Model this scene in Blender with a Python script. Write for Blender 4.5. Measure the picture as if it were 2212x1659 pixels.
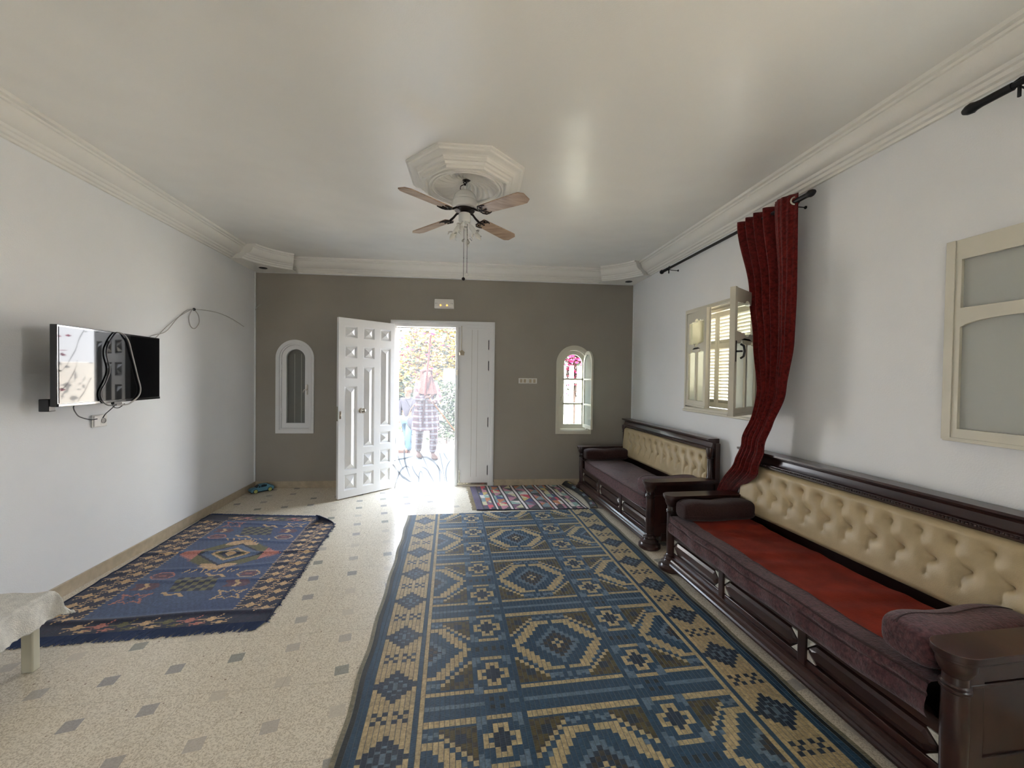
import bpy, bmesh, math, random
from math import sin, cos, pi, radians as rad, sqrt, exp, atan2
from mathutils import Vector, Matrix
from mathutils.geometry import tessellate_polygon
random.seed(7)
sc = bpy.context.scene
for o in list(bpy.data.objects): bpy.data.objects.remove(o)
COL = sc.collection

# ------------------------------------------------------------------ camera, world, sun, exposure
W, H, FPX = 2212, 1659, 870.0
CAM = Vector((0, 0, 1.47)); YAW, PIT, ROL = .0879, -.0166, .0134
fw = Vector((sin(YAW)*cos(PIT), cos(YAW)*cos(PIT), sin(PIT)))
rt = Vector((cos(YAW), -sin(YAW), 0)); up = rt.cross(fw)
rt2 = rt*cos(ROL)+up*sin(ROL); up2 = up*cos(ROL)-rt*sin(ROL)
cd = bpy.data.cameras.new('camera'); cam = bpy.data.objects.new('camera', cd); COL.objects.link(cam)
mw = Matrix.Identity(4)
for i in range(3):
    mw[i][0] = rt2[i]; mw[i][1] = up2[i]; mw[i][2] = -fw[i]; mw[i][3] = CAM[i]
cam.matrix_world = mw
cd.sensor_fit = 'HORIZONTAL'; cd.sensor_width = 36; cd.lens = 36*FPX/W; cd.clip_start = .02; cd.clip_end = 200
sc.camera = cam
sc.view_settings.view_transform = 'Standard'; sc.view_settings.look = 'None'
sc.view_settings.gamma = 1; sc.view_settings.use_curve_mapping = False
sc.view_settings.exposure = 2.3

SKY = 4.2
world = bpy.data.worlds.new('world'); sc.world = world; world.use_nodes = True
wn = world.node_tree; wn.nodes.clear()
tc = wn.nodes.new('ShaderNodeTexCoord'); sx = wn.nodes.new('ShaderNodeSeparateXYZ')
rp = wn.nodes.new('ShaderNodeValToRGB'); bg = wn.nodes.new('ShaderNodeBackground'); wo = wn.nodes.new('ShaderNodeOutputWorld')
wn.links.new(tc.outputs['Generated'], sx.inputs[0]); wn.links.new(sx.outputs['Z'], rp.inputs[0])
rp.color_ramp.elements[0].position = 0; rp.color_ramp.elements[0].color = (.98, .98, 1, 1)
rp.color_ramp.elements[1].position = .7; rp.color_ramp.elements[1].color = (.62, .78, 1, 1)
wn.links.new(rp.outputs[0], bg.inputs[0]); bg.inputs[1].default_value = SKY; wn.links.new(bg.outputs[0], wo.inputs[0])

sd = bpy.data.lights.new('sun', 'SUN'); sd.energy = 20; sd.angle = rad(.6); sd.color = (1, .93, .82)
sun = bpy.data.objects.new('sun', sd); COL.objects.link(sun)
sun.rotation_euler = Vector((-.22, -.60, .77)).to_track_quat('Z', 'Y').to_euler()

# room constants (metres)
XL, XR, Y0, ZT, ZC = -2.8263, 2.1546, 5.43, 2.7745, 2.926
AL, AR = .0569, .0311
YB = -3.4
REAR_FILL = (-2.30, -1.75, .03, 2.05)      # unseen opening added behind the camera to let in fill daylight
def lx(y): return XL+AL*(Y0-y)
def rx(y): return XR+AR*(Y0-y)

def portal(name, size, size_y, m):
    d = bpy.data.lights.new(name, 'AREA'); d.shape = 'RECTANGLE'; d.size = size; d.size_y = size_y
    d.cycles.is_portal = True
    o = bpy.data.objects.new(name, d); COL.objects.link(o); o.matrix_world = m
    return o
# portals only guide the sampling of the sky, they give off no light of their own
portal('door_sky_portal', .80, 2.16, Matrix.Translation((-.66, Y0+.22, 1.07)) @ Matrix.Rotation(-pi/2, 4, 'X'))
portal('arch_sky_portal', .30, 1.05, Matrix.Translation((1.33, Y0+.22, 1.3)) @ Matrix.Rotation(-pi/2, 4, 'X'))
portal('window_sky_portal', 1.05, 1.05, Matrix.Translation((rx(3.53)+.24, 3.53, 1.67)) @ Matrix.Rotation(pi/2, 4, 'Z') @ Matrix.Rotation(-pi/2, 4, 'X') @ Matrix.Rotation(pi, 4, 'Y'))

portal('near_window_sky_portal', 1.0, 1.0, Matrix.Translation((rx(.72)+.24, .72, 1.67)) @ Matrix.Rotation(pi/2, 4, 'Z') @ Matrix.Rotation(-pi/2, 4, 'X') @ Matrix.Rotation(pi, 4, 'Y'))

portal('rear_sky_portal', .60, 2.1, Matrix.Translation((-2.025, YB-.24, 1.04)) @ Matrix.Rotation(pi/2, 4, 'X'))

# ------------------------------------------------------------------ materials
def newmat(name):
    m = bpy.data.materials.new(name); m.use_nodes = True
    return m, m.node_tree, m.node_tree.nodes['Principled BSDF']
def P(name, col, rough=.5, metal=0, var=0, vscale=8, bump=0, bscale=60, spec=.5, coat=0, alpha=None, trans=0, sheen=0, emit=None, es=0, detail=3):
    m, t, b = newmat(name); N = t.nodes; L = t.links
    b.inputs['Base Color'].default_value = (*col, 1); b.inputs['Roughness'].default_value = rough
    b.inputs['Metallic'].default_value = metal; b.inputs['Specular IOR Level'].default_value = spec
    b.inputs['Coat Weight'].default_value = coat; b.inputs['Transmission Weight'].default_value = trans
    b.inputs['Sheen Weight'].default_value = sheen
    if emit: b.inputs['Emission Color'].default_value = (*emit, 1); b.inputs['Emission Strength'].default_value = es
    if var or bump:
        tc = N.new('ShaderNodeTexCoord')
    if var:
        n = N.new('ShaderNodeTexNoise'); n.inputs['Scale'].default_value = vscale; n.inputs['Detail'].default_value = detail
        L.new(tc.outputs['Object'], n.inputs['Vector'])
        r = N.new('ShaderNodeValToRGB'); r.color_ramp.elements[0].position = .3; r.color_ramp.elements[1].position = .7
        r.color_ramp.elements[0].color = (*[c*(1-var) for c in col], 1); r.color_ramp.elements[1].color = (*[min(1, c*(1+var)) for c in col], 1)
        L.new(n.outputs['Fac'], r.inputs[0]); L.new(r.outputs[0], b.inputs['Base Color'])
    if bump:
        n2 = N.new('ShaderNodeTexNoise'); n2.inputs['Scale'].default_value = bscale; n2.inputs['Detail'].default_value = 4
        L.new(tc.outputs['Object'], n2.inputs['Vector'])
        bp = N.new('ShaderNodeBump'); bp.inputs['Strength'].default_value = bump; bp.inputs['Distance'].default_value = .01
        L.new(n2.outputs['Fac'], bp.inputs['Height']); L.new(bp.outputs[0], b.inputs['Normal'])
    return m

def ceil_mat():
    m, t, b = newmat('ceiling gloss paint'); N = t.nodes; L = t.links
    b.inputs['Base Color'].default_value = (.82, .805, .765, 1); b.inputs['Roughness'].default_value = .27
    b.inputs['Specular IOR Level'].default_value = .45
    tc = N.new('ShaderNodeTexCoord'); n = N.new('ShaderNodeTexNoise'); n.inputs['Scale'].default_value = 1.6; n.inputs['Detail'].default_value = 2
    L.new(tc.outputs['Object'], n.inputs['Vector'])
    bp = N.new('ShaderNodeBump'); bp.inputs['Strength'].default_value = .9; bp.inputs['Distance'].default_value = .028
    n2 = N.new('ShaderNodeTexNoise'); n2.inputs['Scale'].default_value = 180; L.new(tc.outputs['Object'], n2.inputs['Vector'])
    bp2 = N.new('ShaderNodeBump'); bp2.inputs['Strength'].default_value = .12; bp2.inputs['Distance'].default_value = .003
    L.new(n.outputs['Fac'], bp.inputs['Height']); L.new(n2.outputs['Fac'], bp2.inputs['Height'])
    L.new(bp.outputs[0], bp2.inputs['Normal']); L.new(bp2.outputs[0], b.inputs['Normal'])
    return m

def floor_mat():
    m, t, b = newmat('polished terrazzo'); N = t.nodes; L = t.links
    def n(k, **kw):
        x = N.new(k)
        for a, v in kw.items(): setattr(x, a, v)
        return x
    def math_(op, a, b_=None):
        x = n('ShaderNodeMath', operation=op)
        for i, v in enumerate((a, b_)):
            if v is None: continue
            if isinstance(v, (int, float)): x.inputs[i].default_value = v
            else: L.new(v, x.inputs[i])
        return x.outputs[0]
    def mixc(f, a, b_):
        x = n('ShaderNodeMix', data_type='RGBA')
        for i, v in ((0, f), (6, a), (7, b_)):
            if isinstance(v, (int, float)): x.inputs[i].default_value = v
            elif isinstance(v, tuple): x.inputs[i].default_value = (*v, 1)
            else: L.new(v, x.inputs[i])
        return x.outputs[2]
    tc = n('ShaderNodeTexCoord'); obj = tc.outputs['Object']
    v1 = n('ShaderNodeTexVoronoi'); v1.inputs['Scale'].default_value = 210; L.new(obj, v1.inputs['Vector'])
    r1 = n('ShaderNodeValToRGB'); e = r1.color_ramp.elements
    e[0].color = (.50, .42, .31, 1); e[1].color = (.82, .74, .60, 1); e[0].position = .0; e[1].position = .7
    s1 = n('ShaderNodeSeparateColor'); L.new(v1.outputs['Color'], s1.inputs[0]); L.new(s1.outputs[0], r1.inputs[0])
    v2 = n('ShaderNodeTexVoronoi'); v2.inputs['Scale'].default_value = 38; L.new(obj, v2.inputs['Vector'])
    s2 = n('ShaderNodeSeparateColor'); L.new(v2.outputs['Color'], s2.inputs[0])
    dark = math_('MULTIPLY', math_('GREATER_THAN', s2.outputs[0], .965), math_('LESS_THAN', v2.outputs['Distance'], .17))
    c = mixc(dark, r1.outputs[0], (.25, .17, .12))
    nz = n('ShaderNodeTexNoise'); nz.inputs['Scale'].default_value = 1.3; L.new(obj, nz.inputs['Vector'])
    c = mixc(math_('MULTIPLY', nz.outputs[0], .25), c, (.70, .60, .47))
    # small grey insets on a 26 cm lattice turned by 14 degrees
    mp = n('ShaderNodeMapping', vector_type='TEXTURE'); mp.inputs['Rotation'].default_value = (0, 0, rad(14)); mp.inputs['Scale'].default_value = (.26, .26, .26)
    mp.inputs['Location'].default_value = (-1.157-.0947, 1.924-.1576, 0)
    L.new(obj, mp.inputs['Vector']); s = n('ShaderNodeSeparateXYZ'); L.new(mp.outputs[0], s.inputs[0])
    fx = math_('ABSOLUTE', math_('SUBTRACT', math_('FRACT', s.outputs[0]), .5)); fy = math_('ABSOLUTE', math_('SUBTRACT', math_('FRACT', s.outputs[1]), .5))
    ins = math_('LESS_THAN', math_('MAXIMUM', fx, fy), .125)
    fl = n('ShaderNodeCombineXYZ'); L.new(math_('FLOOR', s.outputs[0]), fl.inputs[0]); L.new(math_('FLOOR', s.outputs[1]), fl.inputs[1])
    wnz = n('ShaderNodeTexWhiteNoise', noise_dimensions='2D'); L.new(fl.outputs[0], wnz.inputs['Vector'])
    rr = n('ShaderNodeValToRGB'); e = rr.color_ramp.elements
    e[0].color = (.22, .235, .21, 1); e[1].color = (.60, .53, .43, 1); e[0].position = .1; e[1].position = .75
    e2 = rr.color_ramp.elements.new(.35); e2.color = (.28, .265, .275, 1)
    L.new(wnz.outputs['Value'], rr.inputs[0])
    c = mixc(math_('MULTIPLY', ins, .75), c, rr.outputs[0])
    # hairline joints
    mp2 = n('ShaderNodeMapping', vector_type='TEXTURE'); mp2.inputs['Rotation'].default_value = (0, 0, .05); mp2.inputs['Scale'].default_value = (.4, .4, .4)
    L.new(obj, mp2.inputs['Vector']); s3 = n('ShaderNodeSeparateXYZ'); L.new(mp2.outputs[0], s3.inputs[0])
    j = math_('LESS_THAN', math_('MINIMUM', math_('FRACT', s3.outputs[0]), math_('FRACT', s3.outputs[1])), .006)
    c = mixc(math_('MULTIPLY', j, .45), c, (.3, .25, .19))
    L.new(c, b.inputs['Base Color'])
    b.inputs['Roughness'].default_value = .2; b.inputs['Specular IOR Level'].default_value = .5
    nb = n('ShaderNodeTexNoise'); nb.inputs['Scale'].default_value = 5; L.new(obj, nb.inputs['Vector'])
    bp = n('ShaderNodeBump'); bp.inputs['Strength'].default_value = .25; bp.inputs['Distance'].default_value = .004
    L.new(nb.outputs[0], bp.inputs['Height']); L.new(bp.outputs[0], b.inputs['Normal'])
    return m

def wood_mat(name, c1, c2, rough=.22, scale=(2, 30, 30)):
    m, t, b = newmat(name); N = t.nodes; L = t.links
    tc = N.new('ShaderNodeTexCoord'); mp = N.new('ShaderNodeMapping'); mp.inputs['Scale'].default_value = scale
    n = N.new('ShaderNodeTexNoise'); n.inputs['Scale'].default_value = 1; n.inputs['Detail'].default_value = 6; n.inputs['Distortion'].default_value = .6
    r = N.new('ShaderNodeValToRGB'); r.color_ramp.elements[0].position = .35; r.color_ramp.elements[1].position = .65
    r.color_ramp.elements[0].color = (*c1, 1); r.color_ramp.elements[1].color = (*c2, 1)
    L.new(tc.outputs['Object'], mp.inputs[0]); L.new(mp.outputs[0], n.inputs['Vector']); L.new(n.outputs['Fac'], r.inputs[0]); L.new(r.outputs[0], b.inputs['Base Color'])
    b.inputs['Roughness'].default_value = rough; b.inputs['Coat Weight'].default_value = .25; b.inputs['Coat Roughness'].default_value = .15
    bp = N.new('ShaderNodeBump'); bp.inputs['Strength'].default_value = .15; bp.inputs['Distance'].default_value = .002
    L.new(n.outputs['Fac'], bp.inputs['Height']); L.new(bp.outputs[0], b.inputs['Normal'])
    return m

def attr_mat(name, rough=.8, bump='weave', spec=.3, pitch=.0223, sheen=0, uvbump=.6):
    m, t, b = newmat(name); N = t.nodes; L = t.links
    a = N.new('ShaderNodeAttribute'); a.attribute_name = 'Col'
    n = N.new('ShaderNodeTexNoise'); n.inputs['Scale'].default_value = 90; tc = N.new('ShaderNodeTexCoord')
    L.new(tc.outputs['Object'], n.inputs['Vector'])
    mx = N.new('ShaderNodeMix'); mx.data_type = 'RGBA'; mx.blend_type = 'MULTIPLY'; mx.inputs[0].default_value = 1
    r = N.new('ShaderNodeValToRGB'); r.color_ramp.elements[0].color = (.72, .72, .72, 1); r.color_ramp.elements[1].color = (1.2, 1.2, 1.2, 1)
    r.color_ramp.elements[0].position = .3; r.color_ramp.elements[1].position = .7
    L.new(n.outputs[0], r.inputs[0]); L.new(a.outputs['Color'], mx.inputs[6]); L.new(r.outputs[0], mx.inputs[7]); L.new(mx.outputs[2], b.inputs['Base Color'])
    b.inputs['Roughness'].default_value = rough; b.inputs['Specular IOR Level'].default_value = spec; b.inputs['Sheen Weight'].default_value = sheen
    bp = N.new('ShaderNodeBump'); bp.inputs['Strength'].default_value = uvbump; bp.inputs['Distance'].default_value = .0025
    if bump == 'weave':      # ribs across every strip of the plastic weave
        w = N.new('ShaderNodeTexWave'); w.wave_type = 'BANDS'; w.bands_direction = 'Y'; w.inputs['Scale'].default_value = 70; w.inputs['Distortion'].default_value = .4
        L.new(tc.outputs['Object'], w.inputs['Vector']); L.new(w.outputs['Fac'], bp.inputs['Height'])
    else:
        n2 = N.new('ShaderNodeTexNoise'); n2.inputs['Scale'].default_value = 300; L.new(tc.outputs['Object'], n2.inputs['Vector'])
        L.new(n2.outputs[0], bp.inputs['Height'])
    L.new(bp.outputs[0], b.inputs['Normal'])
    return m

def sheer(name, col, a):
    m = bpy.data.materials.new(name); m.use_nodes = True; t = m.node_tree; t.nodes.clear(); N = t.nodes; L = t.links
    tr = N.new('ShaderNodeBsdfTransparent'); d = N.new('ShaderNodeBsdfDiffuse'); tl = N.new('ShaderNodeBsdfTranslucent')
    for x in (d, tl): x.inputs[0].default_value = (*col, 1)
    m1 = N.new('ShaderNodeMixShader'); m1.inputs[0].default_value = .5; m2 = N.new('ShaderNodeMixShader'); m2.inputs[0].default_value = a
    o = N.new('ShaderNodeOutputMaterial')
    L.new(d.outputs[0], m1.inputs[1]); L.new(tl.outputs[0], m1.inputs[2]); L.new(tr.outputs[0], m2.inputs[1]); L.new(m1.outputs[0], m2.inputs[2]); L.new(m2.outputs[0], o.inputs[0])
    return m

def glass_mat(name, col=(1, 1, 1), frost=0.0, gloss=.08):
    m = bpy.data.materials.new(name); m.use_nodes = True; t = m.node_tree; t.nodes.clear(); N = t.nodes; L = t.links
    tr = N.new('ShaderNodeBsdfTransparent'); tr.inputs[0].default_value = (*col, 1)
    gl = N.new('ShaderNodeBsdfGlossy'); gl.inputs['Roughness'].default_value = .03
    tl = N.new('ShaderNodeBsdfTranslucent'); tl.inputs[0].default_value = (*col, 1); df = N.new('ShaderNodeBsdfDiffuse'); df.inputs[0].default_value = (*[c*.75 for c in col], 1)
    ms = N.new('ShaderNodeMixShader'); ms.inputs[0].default_value = .35
    m1 = N.new('ShaderNodeMixShader'); m1.inputs[0].default_value = frost; m2 = N.new('ShaderNodeMixShader'); m2.inputs[0].default_value = gloss
    o = N.new('ShaderNodeOutputMaterial')
    L.new(tl.outputs[0], ms.inputs[1]); L.new(df.outputs[0], ms.inputs[2])
    L.new(tr.outputs[0], m1.inputs[1]); L.new(ms.outputs[0], m1.inputs[2]); L.new(m1.outputs[0], m2.inputs[1]); L.new(gl.outputs[0], m2.inputs[2]); L.new(m2.outputs[0], o.inputs[0])
    return m

M = {}
M['wall'] = P('white wall paint', (.83, .84, .85), .55, var=.03, vscale=1.2, bump=.12, bscale=140, spec=.3)
M['grey'] = P('taupe wall paint', (.325, .298, .255), .6, var=.05, vscale=1.5, bump=.12, bscale=150, spec=.3)
M['ceil'] = ceil_mat()
M['plaster'] = P('white plaster moulding', (.82, .80, .75), .5, bump=.08, bscale=90, spec=.35)
M['floor'] = floor_mat()
M['skirt'] = P('beige ceramic skirting', (.46, .38, .27), .35, var=.12, vscale=18, bump=.05)
M['white'] = P('white gloss joinery', (.78, .78, .78), .28, bump=.05, bscale=40, spec=.5)
M['cream'] = P('cream painted joinery', (.66, .63, .53), .35, bump=.06, bscale=50)
M['dwood'] = wood_mat('dark mahogany', (.020, .0075, .006), (.042, .0150, .0105), .28, (9, 1.2, 9))
M['mother'] = P('mirror inlay', (.50, .48, .42), .2, var=.25, vscale=60)
M['leather'] = P('cream leatherette', (.44, .345, .195), .42, var=.06, vscale=14, bump=.12, bscale=220, spec=.5)
M['leather_b'] = P('covered button leatherette', (.34, .26, .14), .5)
M['maroon'] = P('maroon chenille', (.115, .036, .040), .9, var=.35, vscale=120, bump=.5, bscale=350, spec=.15, sheen=.35)
M['plum'] = P('plum crushed velvet', (.072, .028, .030), .8, var=.5, vscale=55, bump=.5, bscale=120, spec=.2, sheen=.18)
M['red'] = P('brick red velvet', (.20, .022, .010), .85, var=.25, vscale=7, bump=.25, bscale=90, spec=.12, sheen=.03)
M['brown'] = P('brown bolster cloth', (.040, .019, .017), .9, var=.25, vscale=90, bump=.4, bscale=260, spec=.12, sheen=.12)
M['braid'] = P('dark braid trim', (.03, .012, .011), .8, bump=.8, bscale=220)
M['curtain'] = P('burgundy chenille curtain', (.135, .012, .010), .9, var=.5, vscale=50, bump=.6, bscale=200, spec=.12, sheen=.15, detail=6)
M['blackm'] = P('black metal', (.02, .02, .022), .4, metal=.7)
M['chrome'] = P('brushed nickel', (.62, .58, .50), .22, metal=1)
M['black'] = P('black plastic', (.012, .012, .014), .35)
M['screen'] = P('glossy black screen', (.004, .004, .005), .03, spec=.30)
M['bezel'] = P('glossy black bezel', (.01, .01, .012), .12, coat=.6)
M['wplastic'] = P('white plastic', (.75, .73, .69), .35)
M['gcable'] = P('grey cable', (.42, .40, .38), .5)
M['fanwhite'] = P('white enamel', (.76, .76, .73), .22, spec=.6)
M['oak'] = wood_mat('light oak blade', (.33, .22, .15), (.50, .36, .25), .4, (3, 40, 40))
M['bronze'] = P('dark bronze', (.025, .018, .017), .35, metal=.8)
M['glass'] = glass_mat('clear glass', (.97, 1, .98), 0, .09)
M['frost'] = glass_mat('frosted glass', (.93, .96, .91), .72, .04)
M['frostflat'] = glass_mat('rolled frosted glass', (.95, .96, .93), .93, .03)
M['bulb'] = glass_mat('opal bulb glass', (.95, .93, .88), .85, .1)
M['petal'] = glass_mat('ribbed glass shade', (.95, .93, .88), .35, .15)
M['led'] = P('amber led', (1, .5, .1), .4, emit=(1, .45, .08), es=.5)
M['toyblue'] = P('blue toy plastic', (.07, .22, .30), .35)
M['toyyel'] = P('lime toy wheel', (.45, .47, .13), .45)
M['toydark'] = P('dark toy window', (.015, .03, .04), .2)
M['sheer'] = sheer('white voile', (.88, .88, .90), .105)
M['leafprint'] = sheer('grey printed voile leaf', (.14, .14, .14), .80)
M['lace'] = P('linen lace cloth', (.70, .67, .60), .9, var=.12, vscale=30, bump=.6, bscale=180)
M['legpaint'] = P('cream table paint', (.55, .52, .40), .4)
M['terrace'] = P('grey concrete', (.115, .12, .125), .8, var=.08, vscale=4, spec=.06)
M['dirt'] = P('pale dry soil', (.52, .44, .34), .95, var=.15, vscale=3, spec=.06)
M['gwall'] = P('whitewashed wall', (.78, .76, .72), .8, spec=.06)
M['bark'] = P('grey brown bark', (.035, .026, .024), .9, var=.3, vscale=14, spec=.06)
M['leafy'] = P('yellow green leaves', (.15, .105, .020), .6, var=.4, vscale=5, spec=.06)
M['leafg'] = P('green leaves', (.018, .027, .016), .6, var=.4, vscale=6, spec=.06)
M['leafp'] = P('pink blossom', (.22, .015, .06), .6, var=.3, vscale=5, spec=.06)
M['brick'] = P('terracotta kerb', (.13, .07, .05), .9, var=.2, vscale=20, spec=.06)
M['skin'] = P('skin', (.06, .032, .024), .55, spec=.06)
M['scarf'] = P('brown headscarf', (.026, .012, .011), .9, var=.15, vscale=30, spec=.06)
M['jeans'] = P('blue denim', (.022, .045, .065), .9, var=.15, vscale=60, spec=.06)
M['greyj'] = P('dark grey jacket cloth', (.014, .014, .019), .9, var=.15, vscale=40, spec=.06)
M['shoe'] = P('brown leather shoe', (.05, .025, .015), .6, spec=.06)
M['cane'] = P('orange brown cane', (.10, .035, .006), .6, spec=.06)
M['redpole'] = P('red brown paint', (.018, .004, .004), .5, spec=.06)
M['brownsh'] = P('brown shutter paint', (.115, .09, .075), .7, var=.12, vscale=90)
M['bluefringe'] = P('royal blue fringe', (.045, .065, .135), .9)
M['creamfringe'] = P('cream fringe', (.50, .44, .33), .9)
M['navy'] = P('navy rug binding', (.012, .018, .045), .9)
M['seam'] = P('grey blue seam thread', (.075, .095, .11), .6)
M['mat'] = attr_mat('woven plastic mat', .46, 'weave', .32)
M['rug'] = attr_mat('flat woven wool', .95, 'wool', .12, sheen=.2)
def plaid_mat():
    m, t, b = newmat('plaid flannel'); N = t.nodes; L = t.links
    tc = N.new('ShaderNodeTexCoord'); mx = None
    c = (.020, .012, .014, 1)
    prev = None
    for ax, scl, col in (('X', 1.6, (.14, .135, .14, 1)), ('Z', 1.6, (.13, .125, .13, 1)), ('Z', 3.2, (.05, .010, .012, 1))):
        w = N.new('ShaderNodeTexWave'); w.bands_direction = ax; w.inputs['Scale'].default_value = scl*2; L.new(tc.outputs['Object'], w.inputs['Vector'])
        r = N.new('ShaderNodeMath'); r.operation = 'GREATER_THAN'; r.inputs[1].default_value = .72; L.new(w.outputs['Fac'], r.inputs[0])
        k = N.new('ShaderNodeMath'); k.operation = 'MULTIPLY'; k.inputs[1].default_value = .5; L.new(r.outputs[0], k.inputs[0])
        q = N.new('ShaderNodeMix'); q.data_type = 'RGBA'; L.new(k.outputs[0], q.inputs[0])
        if prev is None: q.inputs[6].default_value = c
        else: L.new(prev, q.inputs[6])
        q.inputs[7].default_value = col; prev = q.outputs[2]
    L.new(prev, b.inputs['Base Color']); b.inputs['Roughness'].default_value = .9; b.inputs['Specular IOR Level'].default_value = .06
    return m
M['plaid'] = plaid_mat()

# ------------------------------------------------------------------ mesh builder
class MB:
    def __init__(s): s.v = []; s.f = []; s.m = []; s.c = None
    def add(s, vs, fs, mi=0, T=None):
        k = len(s.v)
        for p in vs:
            p = Vector(p)
            s.v.append(T @ p if T is not None else p)
        for f in fs: s.f.append([i+k for i in f]); s.m.append(mi)
        return s
    def box(s, a, b, mi=0, T=None):
        x0, y0, z0 = a; x1, y1, z1 = b
        return s.add([(x0, y0, z0), (x1, y0, z0), (x1, y1, z0), (x0, y1, z0), (x0, y0, z1), (x1, y0, z1), (x1, y1, z1), (x0, y1, z1)],
                     [(3, 2, 1, 0), (4, 5, 6, 7), (0, 1, 5, 4), (1, 2, 6, 5), (2, 3, 7, 6), (3, 0, 4, 7)], mi, T)
    def prism(s, pts, h0, h1, axis='z', mi=0, T=None, holes=()):
        loops = [list(pts)]+[list(h) for h in holes]; n = sum(map(len, loops))
        mk = {'z': lambda a, b, h: (a, b, h), 'x': lambda a, b, h: (h, a, b), 'y': lambda a, b, h: (a, h, b)}[axis]
        flat = [q for l in loops for q in l]
        tri = tessellate_polygon([[Vector((a, b, 0)) for a, b in l] for l in loops])
        vs = [mk(a, b, h0) for a, b in flat]+[mk(a, b, h1) for a, b in flat]
        fs = [tuple(t) for t in tri]+[tuple(i+n for i in reversed(t)) for t in tri]
        k = 0
        for l in loops:
            m = len(l)
            for i in range(m): j = (i+1) % m; fs.append((k+i, k+j, k+j+n, k+i+n))
            k += m
        return s.add(vs, fs, mi, T)
    def lathe(s, prof, seg=24, mi=0, T=None, a0=0, a1=2*pi):
        n = len(prof); vs = []; fs = []; full = abs(a1-a0-2*pi) < 1e-6; cols = seg if full else seg+1
        for i in range(cols):
            a = a0+(a1-a0)*i/seg
            for r, z in prof: vs.append((r*cos(a), r*sin(a), z))
        for i in range(seg):
            j = (i+1) % cols
            for k in range(n-1): fs.append((i*n+k, j*n+k, j*n+k+1, i*n+k+1))
        return s.add(vs, fs, mi, T)
    def tube(s, path, r, seg=8, mi=0, T=None, cap=True, closed=False):
        path = [Vector(p) for p in path]; n = len(path); rs = r if isinstance(r, (list, tuple)) else [r]*n
        vs = []; fs = []; prev = None
        for i, p in enumerate(path):
            if closed: d = path[(i+1) % n]-path[i-1]
            else: d = path[min(i+1, n-1)]-path[max(i-1, 0)]
            if d.length < 1e-9: d = Vector((0, 0, 1))
            d.normalize()
            if prev is None: a = d.orthogonal().normalized()
            else:
                a = prev-d*prev.dot(d)
                a = a.normalized() if a.length > 1e-6 else d.orthogonal().normalized()
            prev = a; b = d.cross(a)
            for k in range(seg):
                t = 2*pi*k/seg; vs.append(p+(a*cos(t)+b*sin(t))*rs[i])
        for i in range(n if closed else n-1):
            j = (i+1) % n
            for k in range(seg): l = (k+1) % seg; fs.append((i*seg+k, i*seg+l, j*seg+l, j*seg+k))
        if cap and not closed:
            fs.append(tuple(reversed(range(seg)))); fs.append(tuple((n-1)*seg+k for k in range(seg)))
        return s.add(vs, fs, mi, T)
    def ball(s, c, r, seg=16, mi=0, sc=(1, 1, 1)):
        pr = [(max(1e-5, r*sin(pi*i/10)), -r*cos(pi*i/10)) for i in range(11)]
        return s.lathe(pr, seg, mi, Matrix.Translation(c) @ Matrix.Diagonal((*sc, 1)))
    def grid(s, fn, nu, nv, mi=0, T=None, colf=None):
        vs = [fn(i/nu, j/nv) for j in range(nv+1) for i in range(nu+1)]
        fs = [(j*(nu+1)+i, j*(nu+1)+i+1, (j+1)*(nu+1)+i+1, (j+1)*(nu+1)+i) for j in range(nv) for i in range(nu)]
        if colf:
            if s.c is None: s.c = []
            s.c += [colf(i, j) for j in range(nv) for i in range(nu)]
        return s.add(vs, fs, mi, T)
    def sweep(s, path, prof, mi=0, T=None, flip=False):
        """prof: list of (offset, z) ; path: list of (x, y, nx, ny) with mitred inward normals"""
        n = len(prof); vs = []; fs = []
        for x, y, nx, ny in path:
            for o, z in prof: vs.append((x+nx*o, y+ny*o, z))
        for i in range(len(path)-1):
            for k in range(n-1):
                f = (i*n+k, (i+1)*n+k, (i+1)*n+k+1, i*n+k+1); fs.append(f if not flip else f[::-1])
        return s.add(vs, fs, mi, T)
    def build(s, name, mats, parent=None, smooth=35, bevel=0, seg=2, solid=0, sub=0, norm=True):
        me = bpy.data.meshes.new(name); me.from_pydata([tuple(v) for v in s.v], [], s.f)
        if not isinstance(mats, (list, tuple)): mats = [mats]
        for m in mats: me.materials.append(M[m] if isinstance(m, str) else m)
        if len(mats) > 1: me.polygons.foreach_set('material_index', s.m)
        if norm:
            bm = bmesh.new(); bm.from_mesh(me); bmesh.ops.recalc_face_normals(bm, faces=bm.faces); bm.to_mesh(me); bm.free()
        if s.c:
            at = me.color_attributes.new('Col', 'FLOAT_COLOR', 'CORNER'); data = []
            for p in me.polygons:
                c = s.c[p.index] if p.index < len(s.c) else s.c[-1]
                for _ in range(p.loop_total): data += [c[0], c[1], c[2], 1]
            at.data.foreach_set('color', data)
        if smooth:
            me.polygons.foreach_set('use_smooth', [True]*len(me.polygons))
            if smooth < 180: me.set_sharp_from_angle(angle=rad(smooth))
        me.update()
        o = bpy.data.objects.new(name, me); COL.objects.link(o)
        if parent: o.parent = parent
        if solid: md = o.modifiers.new('solid', 'SOLIDIFY'); md.thickness = solid; md.offset = 0
        if bevel:
            md = o.modifiers.new('bevel', 'BEVEL'); md.width = bevel; md.segments = seg; md.limit_method = 'ANGLE'; md.angle_limit = rad(40)
        if sub: md = o.modifiers.new('sub', 'SUBSURF'); md.levels = sub; md.render_levels = sub
        return o
def tag(o, label=None, cat=None, group=None, kind=None):
    if label: o['label'] = label
    if cat: o['category'] = cat
    if group: o['group'] = group
    if kind: o['kind'] = kind
    return o
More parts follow.
